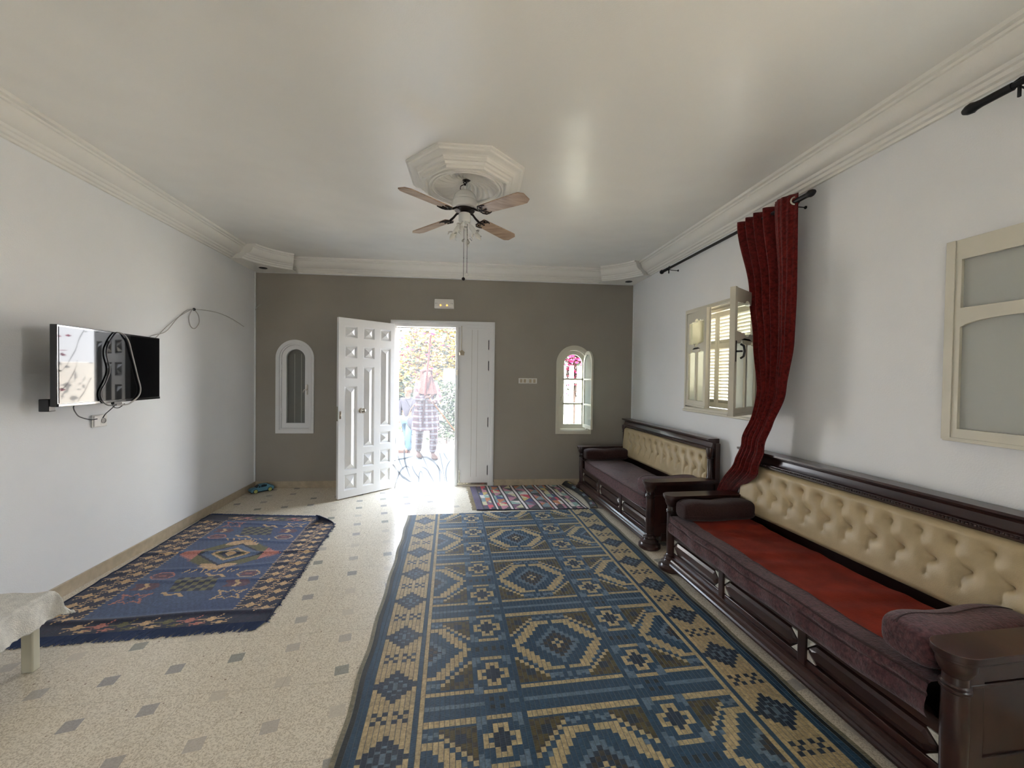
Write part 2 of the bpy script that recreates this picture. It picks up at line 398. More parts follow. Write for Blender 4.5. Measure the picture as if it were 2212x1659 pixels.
def empty(name, loc=(0, 0, 0), rz=0, **kw):
    o = bpy.data.objects.new(name, None); o.empty_display_size = .05; COL.objects.link(o); o.location = loc; o.rotation_euler = (0, 0, rz)
    return tag(o, **kw)
def copy_tree(o, parent=None, label=None):
    c = o.copy(); COL.objects.link(c); c.parent = parent
    if label: c['label'] = label
    for ch in list(o.children): copy_tree(ch, c)
    return c
def skin(name, J, E, mat, parent, root, sub=2):
    me = bpy.data.meshes.new(name); keys = list(J); bm = bmesh.new(); ly = bm.verts.layers.skin.verify(); vs = {}
    for k in keys:
        p, r = J[k]; v = bm.verts.new(p); v[ly].radius = (r, r) if not isinstance(r, tuple) else r; v[ly].use_root = (k == root); vs[k] = v
    for a, b in E: bm.edges.new((vs[a], vs[b]))
    bm.to_mesh(me); bm.free(); me.materials.append(M[mat])
    o = bpy.data.objects.new(name, me); COL.objects.link(o); o.parent = parent
    md = o.modifiers.new('skin', 'SKIN'); md.use_smooth_shade = True
    md = o.modifiers.new('sub', 'SUBSURF'); md.levels = sub; md.render_levels = sub
    return o
def arch(x0, x1, z0, z1, n=20):
    """closed outline of a round-topped opening, z1 = crown"""
    r = (x1-x0)/2; cz = z1-r; cx = (x0+x1)/2
    return [(x0, z0), (x1, z0)]+[(cx+r*cos(pi*i/n), cz+r*sin(pi*i/n)) for i in range(n+1)]
def rect(x0, x1, z0, z1): return [(x0, z0), (x1, z0), (x1, z1), (x0, z1)]

# ------------------------------------------------------------------ room shell
TR = Matrix.Translation((XR, Y0, 0)) @ Matrix.Rotation(AR, 4, 'Z')       # right wall frame: +X into the wall, +Y along it, away from the camera
TL = Matrix.Translation((XL, Y0, 0)) @ Matrix.Rotation(AL, 4, 'Z')       # left wall frame: +X into the room
DOOR = (-1.10, .205, 2.175)
W1 = (3.02-Y0, 4.04-Y0, 1.18, 2.16); W2 = (.22-Y0, 1.23-Y0, 1.18, 2.16)
ARL = (-2.53, -2.14, .75, 1.875); ARR = (1.125, 1.535, .745, 1.875)
def S(o): return tag(o, kind='structure')
S(MB().box((-4, YB-.3, -.15), (3.4, Y0+.22, 0)).build('floor', 'floor', smooth=0))
S(MB().box((-4, YB-.3, ZC), (3.4, Y0+.22, ZC+.2)).build('ceiling', 'ceil', smooth=0))
wb = MB()
xa, xb = -3.2, 2.6
wb.prism([(xa, 0), (DOOR[0], 0), (DOOR[0], DOOR[2]), (DOOR[1], DOOR[2]), (DOOR[1], 0), (xb, 0), (xb, 3.0), (xa, 3.0)], Y0, Y0+.22, 'y', holes=[arch(*ARL), arch(*ARR)])
WB = S(wb.build('wall_back', 'wall', smooth=0))
gp = MB().prism([(XL, .05), (DOOR[0], .05), (DOOR[0], DOOR[2]), (DOOR[1], DOOR[2]), (DOOR[1], .05), (XR, .05), (XR, ZT-.012), (XL, ZT-.012)], Y0-.002, Y0+.001, 'y', holes=[arch(*ARL), arch(*ARR)])
gp.build('painted_field', 'grey', WB, smooth=0)
S(MB().prism([(YB-Y0-.3, 0), (.3, 0), (.3, 3.0), (YB-Y0-.3, 3.0)], -.22, 0, 'x', T=TL).build('wall_left', 'wall', smooth=0))
S(MB().prism([(YB-Y0-.3, 0), (.3, 0), (.3, 3.0), (YB-Y0-.3, 3.0)], 0, .22, 'x', T=TR, holes=[rect(*W1), rect(*W2)]).build('wall_right', 'wall', smooth=0))
S(MB().prism(rect(-3.4, 3.4, 0, 3.0), YB-.22, YB, 'y', holes=[rect(*REAR_FILL)]).build('wall_rear', 'wall', smooth=0))
wr_ = S(empty('rear_fill_opening', (0, YB, 0)))  # invented opening in the rear wall, sized to brighten the room
xm = (REAR_FILL[0]+REAR_FILL[1])/2
MB().prism(rect(*REAR_FILL), -.12, -.05, 'y', holes=[rect(REAR_FILL[0]+.06, REAR_FILL[1]-.06, .10, 2.0)]).build('fill_opening_frame', 'white', wr_, bevel=.003)
# skirting
S(MB().box((0, YB-Y0, 0), (.012, 0, .087), T=TL).build('baseboard_left', 'skirt', bevel=.003))
S(MB().box((-.012, YB-Y0, 0), (0, 0, .087), T=TR).build('baseboard_right', 'skirt', bevel=.003))
b = MB().box((XL+.01, Y0-.014, 0), (-1.135, Y0-.001, .087)).box((.245, Y0-.014, 0), (XR-.01, Y0-.001, .087))
S(b.build('baseboard_back', 'skirt', bevel=.003))
# narrow white corner beads
S(MB().box((0, -.03, .09), (.012, -.002, ZT), T=TL).build('trim_1', 'wall', bevel=.004))
S(MB().box((-.012, -.03, .09), (0, -.002, ZT), T=TR).build('trim_2', 'wall', bevel=.004))
# cornice
def cprof(s=1.0, o0=0):
    p = [(0, 2.772), (.018, 2.772), (.022, 2.786), (.038, 2.790), (.046, 2.800), (.048, 2.806), (.064, 2.809), (.072, 2.818)]
    for i in range(7):
        a = i/6*pi/2; p.append((.075+(.158-.075)*sin(a), 2.822+.068*(1-cos(a))))
    p += [(.170, 2.892), (.172, 2.905), (.196, 2.907), (.200, ZC+.002)]
    return [(o0+o*s, z) for o, z in p]
nl = (1, AL); nr = (-1, -AR)
S(MB().sweep([(lx(YB), YB, 1, AL), (lx(4.9), 4.9, 1, AL)], cprof()).build('trim_3', 'plaster', smooth=25))
S(MB().sweep([(rx(YB), YB, -1, -AR), (rx(4.98), 4.98, -1, -AR)], cprof(.95)).build('trim_4', 'plaster', smooth=25))
S(MB().sweep([(-2.40, Y0, 0, -1), (1.72, Y0, 0, -1)], cprof(1.12)).build('trim_5', 'plaster', smooth=25))
def arc3(a, b, c, n=14):
    (x1, y1), (x2, y2), (x3, y3) = a, b, c
    d = 2*(x1*(y2-y3)+x2*(y3-y1)+x3*(y1-y2))
    ux = ((x1*x1+y1*y1)*(y2-y3)+(x2*x2+y2*y2)*(y3-y1)+(x3*x3+y3*y3)*(y1-y2))/d
    uy = ((x1*x1+y1*y1)*(x3-x2)+(x2*x2+y2*y2)*(x1-x3)+(x3*x3+y3*y3)*(x2-x1))/d
    r = sqrt((x1-ux)**2+(y1-uy)**2); t0 = atan2(y1-uy, x1-ux); t1 = atan2(y3-uy, x3-ux)
    dt = (t1-t0+pi) % (2*pi)-pi
    return [(ux+r*cos(t0+dt*i/n), uy+r*sin(t0+dt*i/n), -cos(t0+dt*i/n), -sin(t0+dt*i/n)) for i in range(n+1)]
def corner(pts, wallcorner, name, i):
    path = arc3(*pts); pr = cprof(.95); m = MB().sweep(path, pr)
    for e in (0, -1):                       # close the ends down to the soffit
        x, y, nx, ny = path[e]
        vs = [(x+nx*o, y+ny*o, z) for o, z in pr]+[(x-nx*.25, y-ny*.25, ZC+.002), (x-nx*.25, y-ny*.25, 2.772)]
        m.add(vs, [tuple(range(len(vs)))])
    # flat soffit behind the arc
    sp = [(x+nx*.01, y+ny*.01) for x, y, nx, ny in path]+wallcorner
    m.prism(sp, 2.768, 2.774, 'z')
    S(m.build(name, 'plaster', smooth=25))
corner([(-2.655, 4.80), (-2.53, 5.06), (-2.30, 5.26)], [(-2.30, Y0+.02), (XL-.02, Y0+.02), (lx(4.80)-.01, 4.80)], 'trim_6', 0)
corner([(2.075, 4.90), (1.90, 5.125), (1.655, 5.29)], [(1.655, Y0+.02), (XR+.02, Y0+.02), (rx(4.90)+.01, 4.90)], 'trim_7', 1)
for x, y, w in ((-2.617, 5.20, 'left'), (2.007, 5.24, 'right')):
    sp = empty('recessed_spotlight', (x, y, 2.768), label='small dark recessed spotlight in the %s corner soffit of the far wall' % w, cat='spotlight', group='corner spotlights')
    MB().lathe([(.045, 0), (.047, -.004), (.038, -.005), (.036, .0)], 24).build('ring', 'black', sp)
    MB().lathe([(.0001, -.001), (.037, -.001)], 24).build('lens', 'black', sp)

# ------------------------------------------------------------------ ceiling medallion
cx, cy = -.09, 2.965
md = empty('ceiling_medallion', (cx, cy, ZC), label='octagonal white plaster ceiling medallion with a fluted round dish above the fan', cat='ceiling rose')
def octring(prof):
    m = MB(); n = len(prof); vs = []; fs = []
    for i in range(8):
        a = pi/8+i*pi/4
        for r, z in prof: vs.append((r/cos(pi/8)*cos(a), r/cos(pi/8)*sin(a), z))
    for i in range(8):
        j = (i+1) % 8
        for k in range(n-1): fs.append((i*n+k, j*n+k, j*n+k+1, i*n+k+1))
    m.add(vs, fs); return m
pr = [(.405, .002), (.405, -.012), (.392, -.016), (.388, -.026)]
pr += [(.385-.045*sin(i/5*pi/2), -.028-.020*(1-cos(i/5*pi/2))) for i in range(6)]
pr += [(.335, -.052), (.330, -.060), (.318, -.063), (.312, -.078), (.300, -.082), (.298, -.098), (.285, -.100), (.277, -.094), (.270, -.080)]
octring(pr).build('octagon_frame', 'plaster', md, smooth=20)
m = MB(); m.lathe([(.300, -.086), (.272, -.086), (.268, -.098), (.258, -.100), (.252, -.092), (.246, -.090), (.243, -.099), (.235, -.099), (.228, -.088)], 64)
m.build('round_moulding', 'plaster', md, smooth=25)
def dish(u, v):
    a = 2*pi*u; r = .03+.205*v
    fl_ = .024*(.5+.5*cos(20*(a+1.0*(1-v))))*sin(pi*min(1, .04+v*.98))**.5 if v < .99 else 0
    z = -.028-.058*(v**2.2)-fl_
    return (r*cos(a), r*sin(a), z)
MB().grid(dish, 336, 18).build('fluted_dish', 'plaster', md, smooth=60)

# ------------------------------------------------------------------ ceiling fan
fx, fy = -.10, 2.965
fan = empty('ceiling_fan', (fx, fy, 2.63), label='four-blade ceiling fan with pale oak blades, white motor and three lamp arms', cat='ceiling fan')
m = MB(); m.tube([(0, 0, .27), (.0, 0, .255), (.012, .0, .245), (.0, 0, .235), (-.012, 0, .245), (0, 0, .26)], .004, 8); m.tube([(0, 0, .24), (0, 0, .15)], .007, 10)
m.tube([(-.004, 0, .235), (-.03, .01, .225), (-.035, .0, .20), (-.012, 0, .185), (-.004, 0, .17)], .003, 6)
m.build('hanger_hook', 'bronze', fan)
pr = [(.001, .165), (.012, .165), (.013, .135), (.030, .130), (.056, .120), (.075, .100), (.082, .078), (.083, .07), (.078, .062), (.080, .058), (.090, .052), (.094, .04), (.094, .01), (.088, .002), (.072, -.002), (.0, -.002)]
MB().lathe([(r, z+.055) for r, z in pr], 40).build('motor_housing', 'fanwhite', fan, smooth=30)
MB().lathe([(.001, .054), (.07, .054), (.072, .042), (.05, .036), (.03, .034), (.03, .018), (.001, .018)], 30).build('rotor_hub', 'bronze', fan, smooth=30)
MB().lathe([(.001, .022), (.040, .022), (.043, .016), (.043, -.030), (.038, -.042), (.024, -.046), (.001, -.046)], 30).build('light_kit', 'fanwhite', fan, smooth=30)
for k, a in enumerate((47, 137, 227, 317)):
    T = Matrix.Rotation(rad(a), 4, 'Z')
    droop = Matrix.Translation((.15, 0, .012)) @ Matrix.Rotation(rad(1.5), 4, 'Y') @ Matrix.Rotation(rad(-12), 4, 'X')
    m = MB(); pts = []
    Lb = .395
    for i in range(13):
        u = i/12; w = .046+.016*u
        if u > .86: w *= sqrt(max(0, 1-((u-.86)/.14)**2))*.55+.45 if u < .999 else .55
        pts.append((.01+u*Lb, w))
    outl = pts+[(x, -w) for x, w in reversed(pts)]
    m.prism(outl, -.004, .004, 'z', T=T @ droop)
    bl = m.build('blade', 'oak', fan, bevel=.0015)
    mi = MB()
    mi.tube([(.05, 0, .045), (.085, 0, .040), (.115, 0, .022), (.15, 0, .008)], [.009, .008, .008, .009], 8, T=T)
    for sgn in (1, -1):
        mi.tube([droop @ Vector(q) for q in ((.0, 0, -.008), (.004, sgn*.030, -.008), (.022, sgn*.050, -.007), (.055, sgn*.048, -.006), (.075, sgn*.040, -.006))], .0045, 6, T=T)
        mi.tube([droop @ Vector(q) for q in ((.0, 0, -.008), (.03, sgn*.012, -.008), (.045, sgn*.03, -.007), (.06, sgn*.046, -.006))], .0035, 6, T=T)
    mi.tube([droop @ Vector(q) for q in ((0, 0, -.008), (.04, 0, -.008), (.058, 0, -.006))], .0045, 6, T=T)
    for q in ((.03, .03, -.006), (.03, -.03, -.006), (.058, 0, -.006)): mi.ball(tuple(T @ droop @ Vector(q)), .007, 8)
    mi.build('blade_iron', 'bronze', bl, smooth=50)
for a, tilt in ((-28, 38), (212, 32), (262, 50), (80, 40)):
    d = Vector((cos(rad(a))*sin(rad(tilt)), sin(rad(a))*sin(rad(tilt)), -cos(rad(tilt))))
    p0 = Vector((cos(rad(a))*.022, sin(rad(a))*.022, -.040))
    q = d.to_track_quat('Z', 'Y').to_matrix().to_4x4()
    T = Matrix.Translation(p0) @ q
    l_ = MB().tube([(0, 0, 0), (0, 0, .05)], .008, 10, T=T).lathe([(.001, .045), (.014, .045), (.016, .055), (.018, .11), (.016, .115), (.001, .115)], 16, T=T).build('lamp_arm', 'fanwhite', fan)
    MB().lathe([(.009, .112), (.014, .125), (.017, .14), (.015, .156), (.008, .172), (.002, .182), (.0005, .184)], 16, T=T).build('bulb', 'bulb', l_)
    mm = MB()
    for i in range(3):
        an = 2*pi*i/3
        mm.tube([(.016*cos(an), .016*sin(an), .11), (.030*cos(an), .030*sin(an), .118), (.038*cos(an), .038*sin(an), .128), (.040*cos(an+.3), .040*sin(an+.3), .140)], [.004, .005, .006, .003], 6, T=T)
    mm.build('glass_petal', 'petal', l_)
for x, y, zl, k in ((.020, 0, .405, 0), (-.004, -.014, .44, 1)):
    c_ = MB().tube([(x, y, -.04), (x, y, -.10), (x, y, -zl)], .0016, 6).ball((x, y, -.13-.05*k), .003, 8).ball((x, y, -.30), .003, 8)
    c_ = c_.build('pull_chain', 'bronze', fan)
    MB().ball((x, y, -zl-.012), .0125, 16).build('pull_ball', 'wplastic' if k == 0 else 'bronze', c_)

# ------------------------------------------------------------------ entrance door
dr = S(empty('door_1', (0, Y0, 0)))
fr = MB()
x0, x1, zt = -1.13, .238, 2.205
fr.prism([(x0, 0), (x0+.045, 0), (x0+.045, zt-.045), (x1-.045, zt-.045), (x1-.045, 0), (x1, 0), (x1, zt), (x0, zt)], -.018, 0, 'y')
fr.prism([(x0+.012, 0), (x0+.03, 0), (x0+.03, zt-.03), (x1-.03, zt-.03), (x1-.03, 0), (x1-.012, 0), (x1-.012, zt-.012), (x0+.012, zt-.012)], -.026, -.018, 'y')
fr.prism([(x0+.035, 0), (x0+.075, 0), (x0+.075, zt-.08), (x1-.075, zt-.08), (x1-.075, 0), (x1-.035, 0), (x1-.035, zt-.03), (x0+.035, zt-.03)], 0, .17, 'y')
fr.build('door_frame', 'white', dr, bevel=.002)
# fixed narrow leaf with plank grooves
fm = MB(); fm.box((-.255, .012, .004), (.166, .05, 2.135))
fl_ = fm.build('fixed_leaf', 'white', dr, bevel=.002)
g = MB()
for gx in (-.065, .01): g.box((gx-.0015, .0105, .12), (gx+.0015, .0125, 2.10))
g.build('groove', 'grey', fl_, smooth=0)
g = MB().box((-.285, -.01, .0), (-.243, .055, 2.135)); g.build('meeting_stile', 'white', fl_, bevel=.004)
for hz in (1.90, 1.62, .86, .21): MB().tube([(.160, .006, hz-.06), (.160, .006, hz+.06)], .007, 10).tube([(.160, .006, hz-.07), (.160, .006, hz+.07)], .003, 8).build('hinge', 'blackm', fl_)
g = MB().tube([(-.218, .006, .03), (-.218, .006, .20)], .006, 8).box((-.226, .002, .15), (-.208, .012, .165)).box((-.226, .002, .06), (-.208, .012, .075)).tube([(-.218, .004, .19), (-.218, -.01, .215)], .006, 8)
g.build('foot_bolt', 'chrome', fl_)
g = MB().box((-.25, .006, .008), (.160, .011, .040)); g.build('kick_strip', 'chrome', fl_)
g = MB()
for i in range(9): g.ball((-.22+i*.043, .006, .034), .0045, 8)
g.build('strip_screw', 'blackm', fl_)
g = MB().box((-.277, -.013, 1.49), (-.252, -.008, 1.56)); g.build('strike_plate', 'chrome', fl_, bevel=.002)
# open leaf
ax, ay = -1.600, 4.845; bx, by = -1.066, 5.36
rz = atan2(-(bx-ax), by-ay); wl = sqrt((bx-ax)**2+(by-ay)**2)
# leaf local frame: +Y from the free edge to the hinge, +X towards the camera side
MBl = MB()
hs = []
def cols():
    R_ = []
    for a, b_, lst in ((.076, .230, [(1.915, 2.052), (1.674, 1.817), (1.430, 1.575), (.338, 1.337), (.100, .285)]),
                       (.312, .455, [(1.915, 2.052), (1.672, 1.817), (.591, 1.575), (.352, .519), (.110, .287)]),
                       (.540, .686, [(1.915, 2.052), (.831, 1.815), (.605, .752), (.354, .526), (.118, .280)])):
        for z0, z1 in lst: R_.append((a, b_, z0, z1))
    return R_
PAN = cols()
TH = .045
leafm = MB().prism(rect(0, wl, .012, 2.145), -TH, 0, 'x', holes=[rect(a, b_, z0, z1) for a, b_, z0, z1 in PAN])
lo = leafm.build('door_leaf', 'white', dr, bevel=.0015); lo.location = (ax, ay-Y0, 0); lo.rotation_euler = (0, 0, rz)
for a, b_, z0, z1 in PAN:
    m = MB(); r_ = .018
    for sgn, xo in ((1, 0.0), (-1, -TH)):
        # sunk bevelled margin and raised pyramid field
        def px(d): return xo-sgn*d
        o_ = [(px(0), a, z0), (px(0), b_, z0), (px(0), b_, z1), (px(0), a, z1)]
        i_ = [(px(.016), a+.016, z0+.016), (px(.016), b_-.016, z0+.016), (px(.016), b_-.016, z1-.016), (px(.016), a+.016, z1-.016)]
        w_ = (b_-a)/2; mid = (a+b_)/2
        t_ = [(px(-.012), mid, z0+w_), (px(-.012), mid, z1-w_)]
        if z1-z0 < .2: t_ = [(px(-.012), mid, (z0+z1)/2-.001), (px(-.012), mid, (z0+z1)/2+.001)]
        m.add(o_+i_+t_, [(0, 1, 5, 4), (1, 2, 6, 5), (2, 3, 7, 6), (3, 0, 4, 7), (4, 5, 8), (5, 6, 9, 8), (6, 7, 9), (7, 4, 8, 9)])
    m.build('raised_panel', 'white', lo, smooth=0)
kT = Matrix.Translation((0, .279, 1.042)) @ Matrix.Rotation(pi/2, 4, 'Y')
MB().lathe([(.001, 0), (.030, 0), (.031, .004), (.016, .009), (.013, .028), (.020, .036), (.031, .046), (.033, .058), (.028, .070), (.012, .077), (.001, .078)], 28, T=kT).build('door_knob', 'chrome', lo, smooth=40)
MB().box((0, .012, .955), (.003, .034, 1.045)).ball((.004, .023, 1.0), .006, 10).build('lock_plate', 'chrome', lo, bevel=.002)
MB().box((-TH+.008, -.003, .93), (-.008, .001, 1.10)).build('lock_faceplate', 'chrome', lo)
# house-shaped ornament on a cord
orn = empty('hanging_ornament', (-.205, Y0-.02, 2.12), label='small pinkish bird-house ornament hanging on a cord at the fixed door leaf', cat='ornament')
MB().tube([(0, 0, .02), (.002, 0, -.1), (0, -.002, -.25), (.004, 0, -.30)], .004, 8).ball((0, 0, .02), .006, 8).build('cord', 'creamfringe', orn)
MB().prism([(-.03, -.365), (.03, -.365), (.034, -.33), (.045, -.33), (0, -.295), (-.045, -.33), (-.034, -.33)], -.022, .012, 'y', T=Matrix.Rotation(.5, 4, 'Z')).build('little_house', 'skirt', orn, bevel=.002)
# voile in the doorway
def vo(u, v):
    x = -1.065+.80*u; z = 2.10-2.095*v
    y = Y0-.035+.010*sin(u*26+1.2*sin(v*3))*(.4+.6*v)+.006*sin(u*61)
    y -= (.16*(1-u)+.03)*max(0, (v-.55)/.45)**2.0
    if v > .97: y -= .015*sin(u*40)
    return (x-.03*(1-u)*max(0, v-.8)/.2, y, z)
vc = MB().grid(vo, 90, 60)
vcur = vc.build('voile_curtain', 'sheer', smooth=180)
tag(vcur, 'sheer white voile curtain printed with grey leaf blades hanging in the open doorway', 'curtain')
pm = MB()
def blade_(pts, w):
    # pts in (u, z) of the cloth; a thin printed leaf
    n = 14; V = []
    def bez(t):
        P_ = [Vector(p) for p in pts]
        while len(P_) > 1: P_ = [P_[i].lerp(P_[i+1], t) for i in range(len(P_)-1)]
        return P_[0]
    for i in range(n+1):
        t = i/n; p = bez(t); d = (bez(min(1, t+.02))-bez(max(0, t-.02)));
        if d.length < 1e-6: d = Vector((0, 1))
        d.normalize(); nn = Vector((-d.y, d.x)); ww = w*(sin(pi*min(1, .12+t*.88))**.7)
        for s_ in (1, -1):
            q = p+nn*ww*s_; u = (q.x+1.065)/.80; v = (2.10-q.y)/2.095
            X, Y, Z = vo(min(1, max(0, u)), min(1, max(0, v))); V.append((X, Y-.003, Z))
    pm.add(V, [(2*i, 2*i+1, 2*i+3, 2*i+2) for i in range(n)])
for pts, w in (
    ([(-1.0, .03), (-.98, .28), (-.90, .34), (-.84, .26)], .011), ([(-1.06, .32), (-.95, .18), (-.86, .12), (-.80, .09)], .012),
    ([(-1.05, .36), (-1.0, .40), (-.9, .38), (-.80, .43)], .010), ([(-.92, .62), (-.95, .40), (-.90, .30), (-.82, .14)], .010),
    ([(-1.05, .66), (-1.05, .50), (-.98, .32), (-.9, .24)], .006), ([(-.82, .30), (-.79, .20), (-.74, .20), (-.71, .12)], .008),
    ([(-.72, .05), (-.73, .25), (-.70, .30), (-.66, .10)], .006), ([(-.70, .28), (-.64, .28), (-.58, .18), (-.52, .06)], .008),
    ([(-.74, .40), (-.62, .44), (-.50, .34), (-.43, .16)], .011), ([(-.86, .62), (-.78, .52), (-.70, .50), (-.56, .10)], .006),
    ([(-.56, .68), (-.50, .58), (-.46, .40), (-.38, .04)], .008), ([(-.50, .30), (-.46, .22), (-.46, .14), (-.46, .06)], .009),
    ([(-.48, .66), (-.45, .50), (-.40, .40), (-.36, .36)], .008), ([(-.33, .36), (-.40, .28), (-.40, .16), (-.36, .05)], .009),
    ([(-.60, .86), (-.50, .84), (-.44, .78), (-.40, .70)], .006), ([(-.56, 1.06), (-.50, 1.0), (-.46, .94), (-.45, .86)], .006),
    ([(-.44, 1.06), (-.42, .98), (-.40, .94), (-.39, .86)], .006), ([(-.35, .70), (-.36, .62), (-.36, .56), (-.32, .50)], .006),
    ([(-.80, .66), (-.72, .60), (-.60, .62), (-.52, .64)], .004), ([(-.9, 1.6), (-.84, 1.3), (-.72, 1.2), (-.62, 1.1)], .004),
    ([(-.98, 2.0), (-.90, 1.8), (-.86, 1.6), (-.74, 1.44)], .004), ([(-.40, 2.0), (-.46, 1.8), (-.36, 1.6), (-.30, 1.5)], .004),
    ([(-1.02, 1.4), (-.96, 1.2), (-.9, 1.15), (-.84, .98)], .004)):
    blade_(pts, w)
pm.build('printed_leaves', 'leafprint', vcur, smooth=0, norm=False)
rod = MB().tube([(-1.07, Y0-.012, 2.105), (-.28, Y0-.012, 2.105)], .006, 10)
tag(rod.build('net_rod', 'wplastic'), 'thin white rod carrying the voile at the top of the doorway', 'curtain rod')

# ------------------------------------------------------------------ arched windows in the far wall
def arch_window(name, ar, pane, opened):
    w = S(empty(name, (0, Y0, 0))); x0, x1, z0, z1 = ar
    o = .042
    m = MB().prism(arch(x0-o, x1+o, z0-o, z1+o, 28), -.014, 0.004, 'y', holes=[arch(x0+.004, x1-.004, z0+.004, z1-.004, 28)])
    m.prism(arch(x0-.012, x1+.012, z0-.012, z1+.012, 28), -.020, -.010, 'y', holes=[arch(x0+.006, x1-.006, z0+.006, z1-.006, 28)])
    m.prism(arch(x0, x1, z0, z1, 28), 0, .10, 'y', holes=[arch(x0+.022, x1-.022, z0+.022, z1-.022, 28)])
    m.build('window_frame', 'white' if not opened else 'cream', w, bevel=.002)
    s = .055
    a = (x0+.024, x1-.024, z0+.024, z1-.024)
    hole = arch(a[0]+s, a[1]-s, a[2]+s+.01, a[3]-s, 28)
    m = MB().prism(arch(*a, 28), .015 if not opened else .05, .05 if not opened else .08, 'y', holes=[hole])
    if opened:
        for zz in (1.115, 1.455): m.box((a[0]+.03, .05, zz-.013), (a[1]-.03, .08, zz+.013))
    sash = m.build('sash', 'white' if not opened else 'cream', w, bevel=.003)
    y_ = .032 if not opened else .065
    MB().prism(hole, y_-.002, y_+.002, 'y').build('pane', pane, sash, smooth=0)
    return w, sash, a
w1, s1, a1 = arch_window('window_3', ARL, 'glass', False)
sh = MB().prism(arch(ARL[0]+.02, ARL[1]-.02, ARL[2]+.02, ARL[3]-.02), .085, .10, 'y').build('closed_shutter', 'brownsh', w1, smooth=0)
m = MB()
for gx in (-2.375, -2.29): m.box((gx-.002, .08, .84), (gx+.002, .084, 1.74))
m.build('shutter_joint', 'cream', sh, smooth=0)
MB().box((-2.195, -.004, 1.21), (-2.18, .016, 1.34)).tube([(-2.188, -.004, 1.28), (-2.188, -.035, 1.28), (-2.21, -.038, 1.27), (-2.225, -.03, 1.24)], .006, 8).build('handle', 'chrome', s1)
for hz in (1.56, 1.55-.55): MB().tube([(-2.506, .006, hz-.035), (-2.506, .006, hz+.035)], .006, 8).build('hinge', 'white', s1)
w2, s2, a2 = arch_window('window_4', ARR, 'glass', True)
# inward-opened narrow casement, hinged on the right
wd = .29
T = Matrix.Rotation(-pi/2, 4, 'Z')
def casement(m, w, z0, z1): m.prism(arch(0, w, z0, z1, 24), -.012, .012, 'y', T=T, holes=[arch(.03, w-.012, z0+.045, z1-.05, 24)]); 
m = MB(); casement(m, wd, .80, 1.835)
for zz in (1.115, 1.455): m.box((.02, -.011, zz-.012), (wd-.01, .011, zz+.012), T=T)
cl_ = m.build('opened_casement', 'cream', w2, bevel=.002); cl_.location = (1.470, -.012, 0); cl_.rotation_euler = (0, 0, rad(6))
MB().prism(arch(.03, wd-.012, .845, 1.785, 24), -.002, .002, 'y', T=T).build('pane', 'frost', cl_, smooth=0)
MB().tube([(1.163, .045, 1.20), (1.163, .02, 1.20)], .007, 8).tube([(1.163, .02, 1.20), (1.185, .005, 1.25)], .004, 8).tube([(1.163, .02, 1.20), (1.155, .0, 1.16)], .004, 8).build('handle', 'skirt', s2)

# ------------------------------------------------------------------ louvred windows in the right wall
def sash_mb(w, h, th=.034, plain=False):
    """hinge at the origin, runs along +Y, centred in X"""
    s = .052
    def ogee(y0, y1, z, up_, d=.030):
        ym = (y0+y1)/2; q = (y1-y0)
        sg = 1 if up_ else -1
        pts = [(y0, z), (ym-q*.32, z+sg*.002), (ym-q*.24, z+sg*.010), (ym-q*.20, z+sg*.002), (ym-q*.10, z+sg*.008)]
        pts += [(ym+q*.11*cos(a), z+sg*(.008+d*.7*sin(a))) for a in [pi-i*pi/8 for i in range(9)]]
        pts += [(ym+q*.20, z+sg*.002), (ym+q*.24, z+sg*.010), (ym+q*.32, z+sg*.002), (y1, z)]
        return pts
    up0, up1, lo0, lo1 = .66*h, .89*h-.002, .058*h, .565*h
    upper = ogee(s, w-s, up1, True)[::-1]+ogee(s, w-s, up0, False)
    mid = w/2
    holes = [upper]
    for a, b_ in ((s, mid-.016), (mid+.016, w-s)):
        holes.append([(a, lo0), (b_, lo0)]+ogee(a, b_, lo1, True, .035)[::-1])
    if plain:
        m2 = w/2; ar_ = [(m2-.18*cos(i*pi/12), lo1+.004+.028*sin(i*pi/12)**1.3) for i in range(13)]
        holes = [rect(s, w-s, up0, up1+.012), [(w-s, lo0), (w-s, lo1)]+ar_[::-1]+[(s, lo1), (s, lo0)]]
    m = MB().prism(rect(0, w, 0, h), -th/2, th/2, 'x', holes=holes)
    m.box((-th/2-.006, w-.03, .0), (-th/2, w+.006, h)); m.box((-th/2-.006, .0, -.006), (th/2+.006, w, .012))
    return m, holes
def sash(parent, loc, rz, w, h, clear=True, handle=False, plain=False):
    m, holes = sash_mb(w, h, plain=plain); fo = m.build('casement', 'cream', parent, bevel=.0025); fo.location = loc; fo.rotation_euler = (0, 0, rz)
    for i, hl in enumerate(holes):
        MB().prism(hl, -.002, .002, 'x').build('pane', 'glass' if (i == 0 and clear) else ('frostflat' if plain else 'frost'), fo, smooth=0)
    if handle:
        hx = .035*handle
        m = MB().box((hx*.5-.006, w-.034, h*.42), (hx*.5+.006, w-.010, h*.585)); 
        m.tube([(hx*.5, w-.022, h*.50), (hx*1.9, w-.022, h*.50)], .007, 8)
        m.tube([(hx*1.5, w-.022, h*.445), (hx*2.1, w-.022, h*.46), (hx*2.3, w-.022, h*.50), (hx*2.1, w-.022, h*.54), (hx*1.5, w-.022, h*.555)], .008, 8)
        m.build('espagnolette_handle', 'black', fo, bevel=.002)
    for hz in (.2, .75): MB().tube([(0.0, -.004, h*hz-.04), (0.0, -.004, h*hz+.04)], .008, 8).build('hinge', 'cream', fo)
    return fo
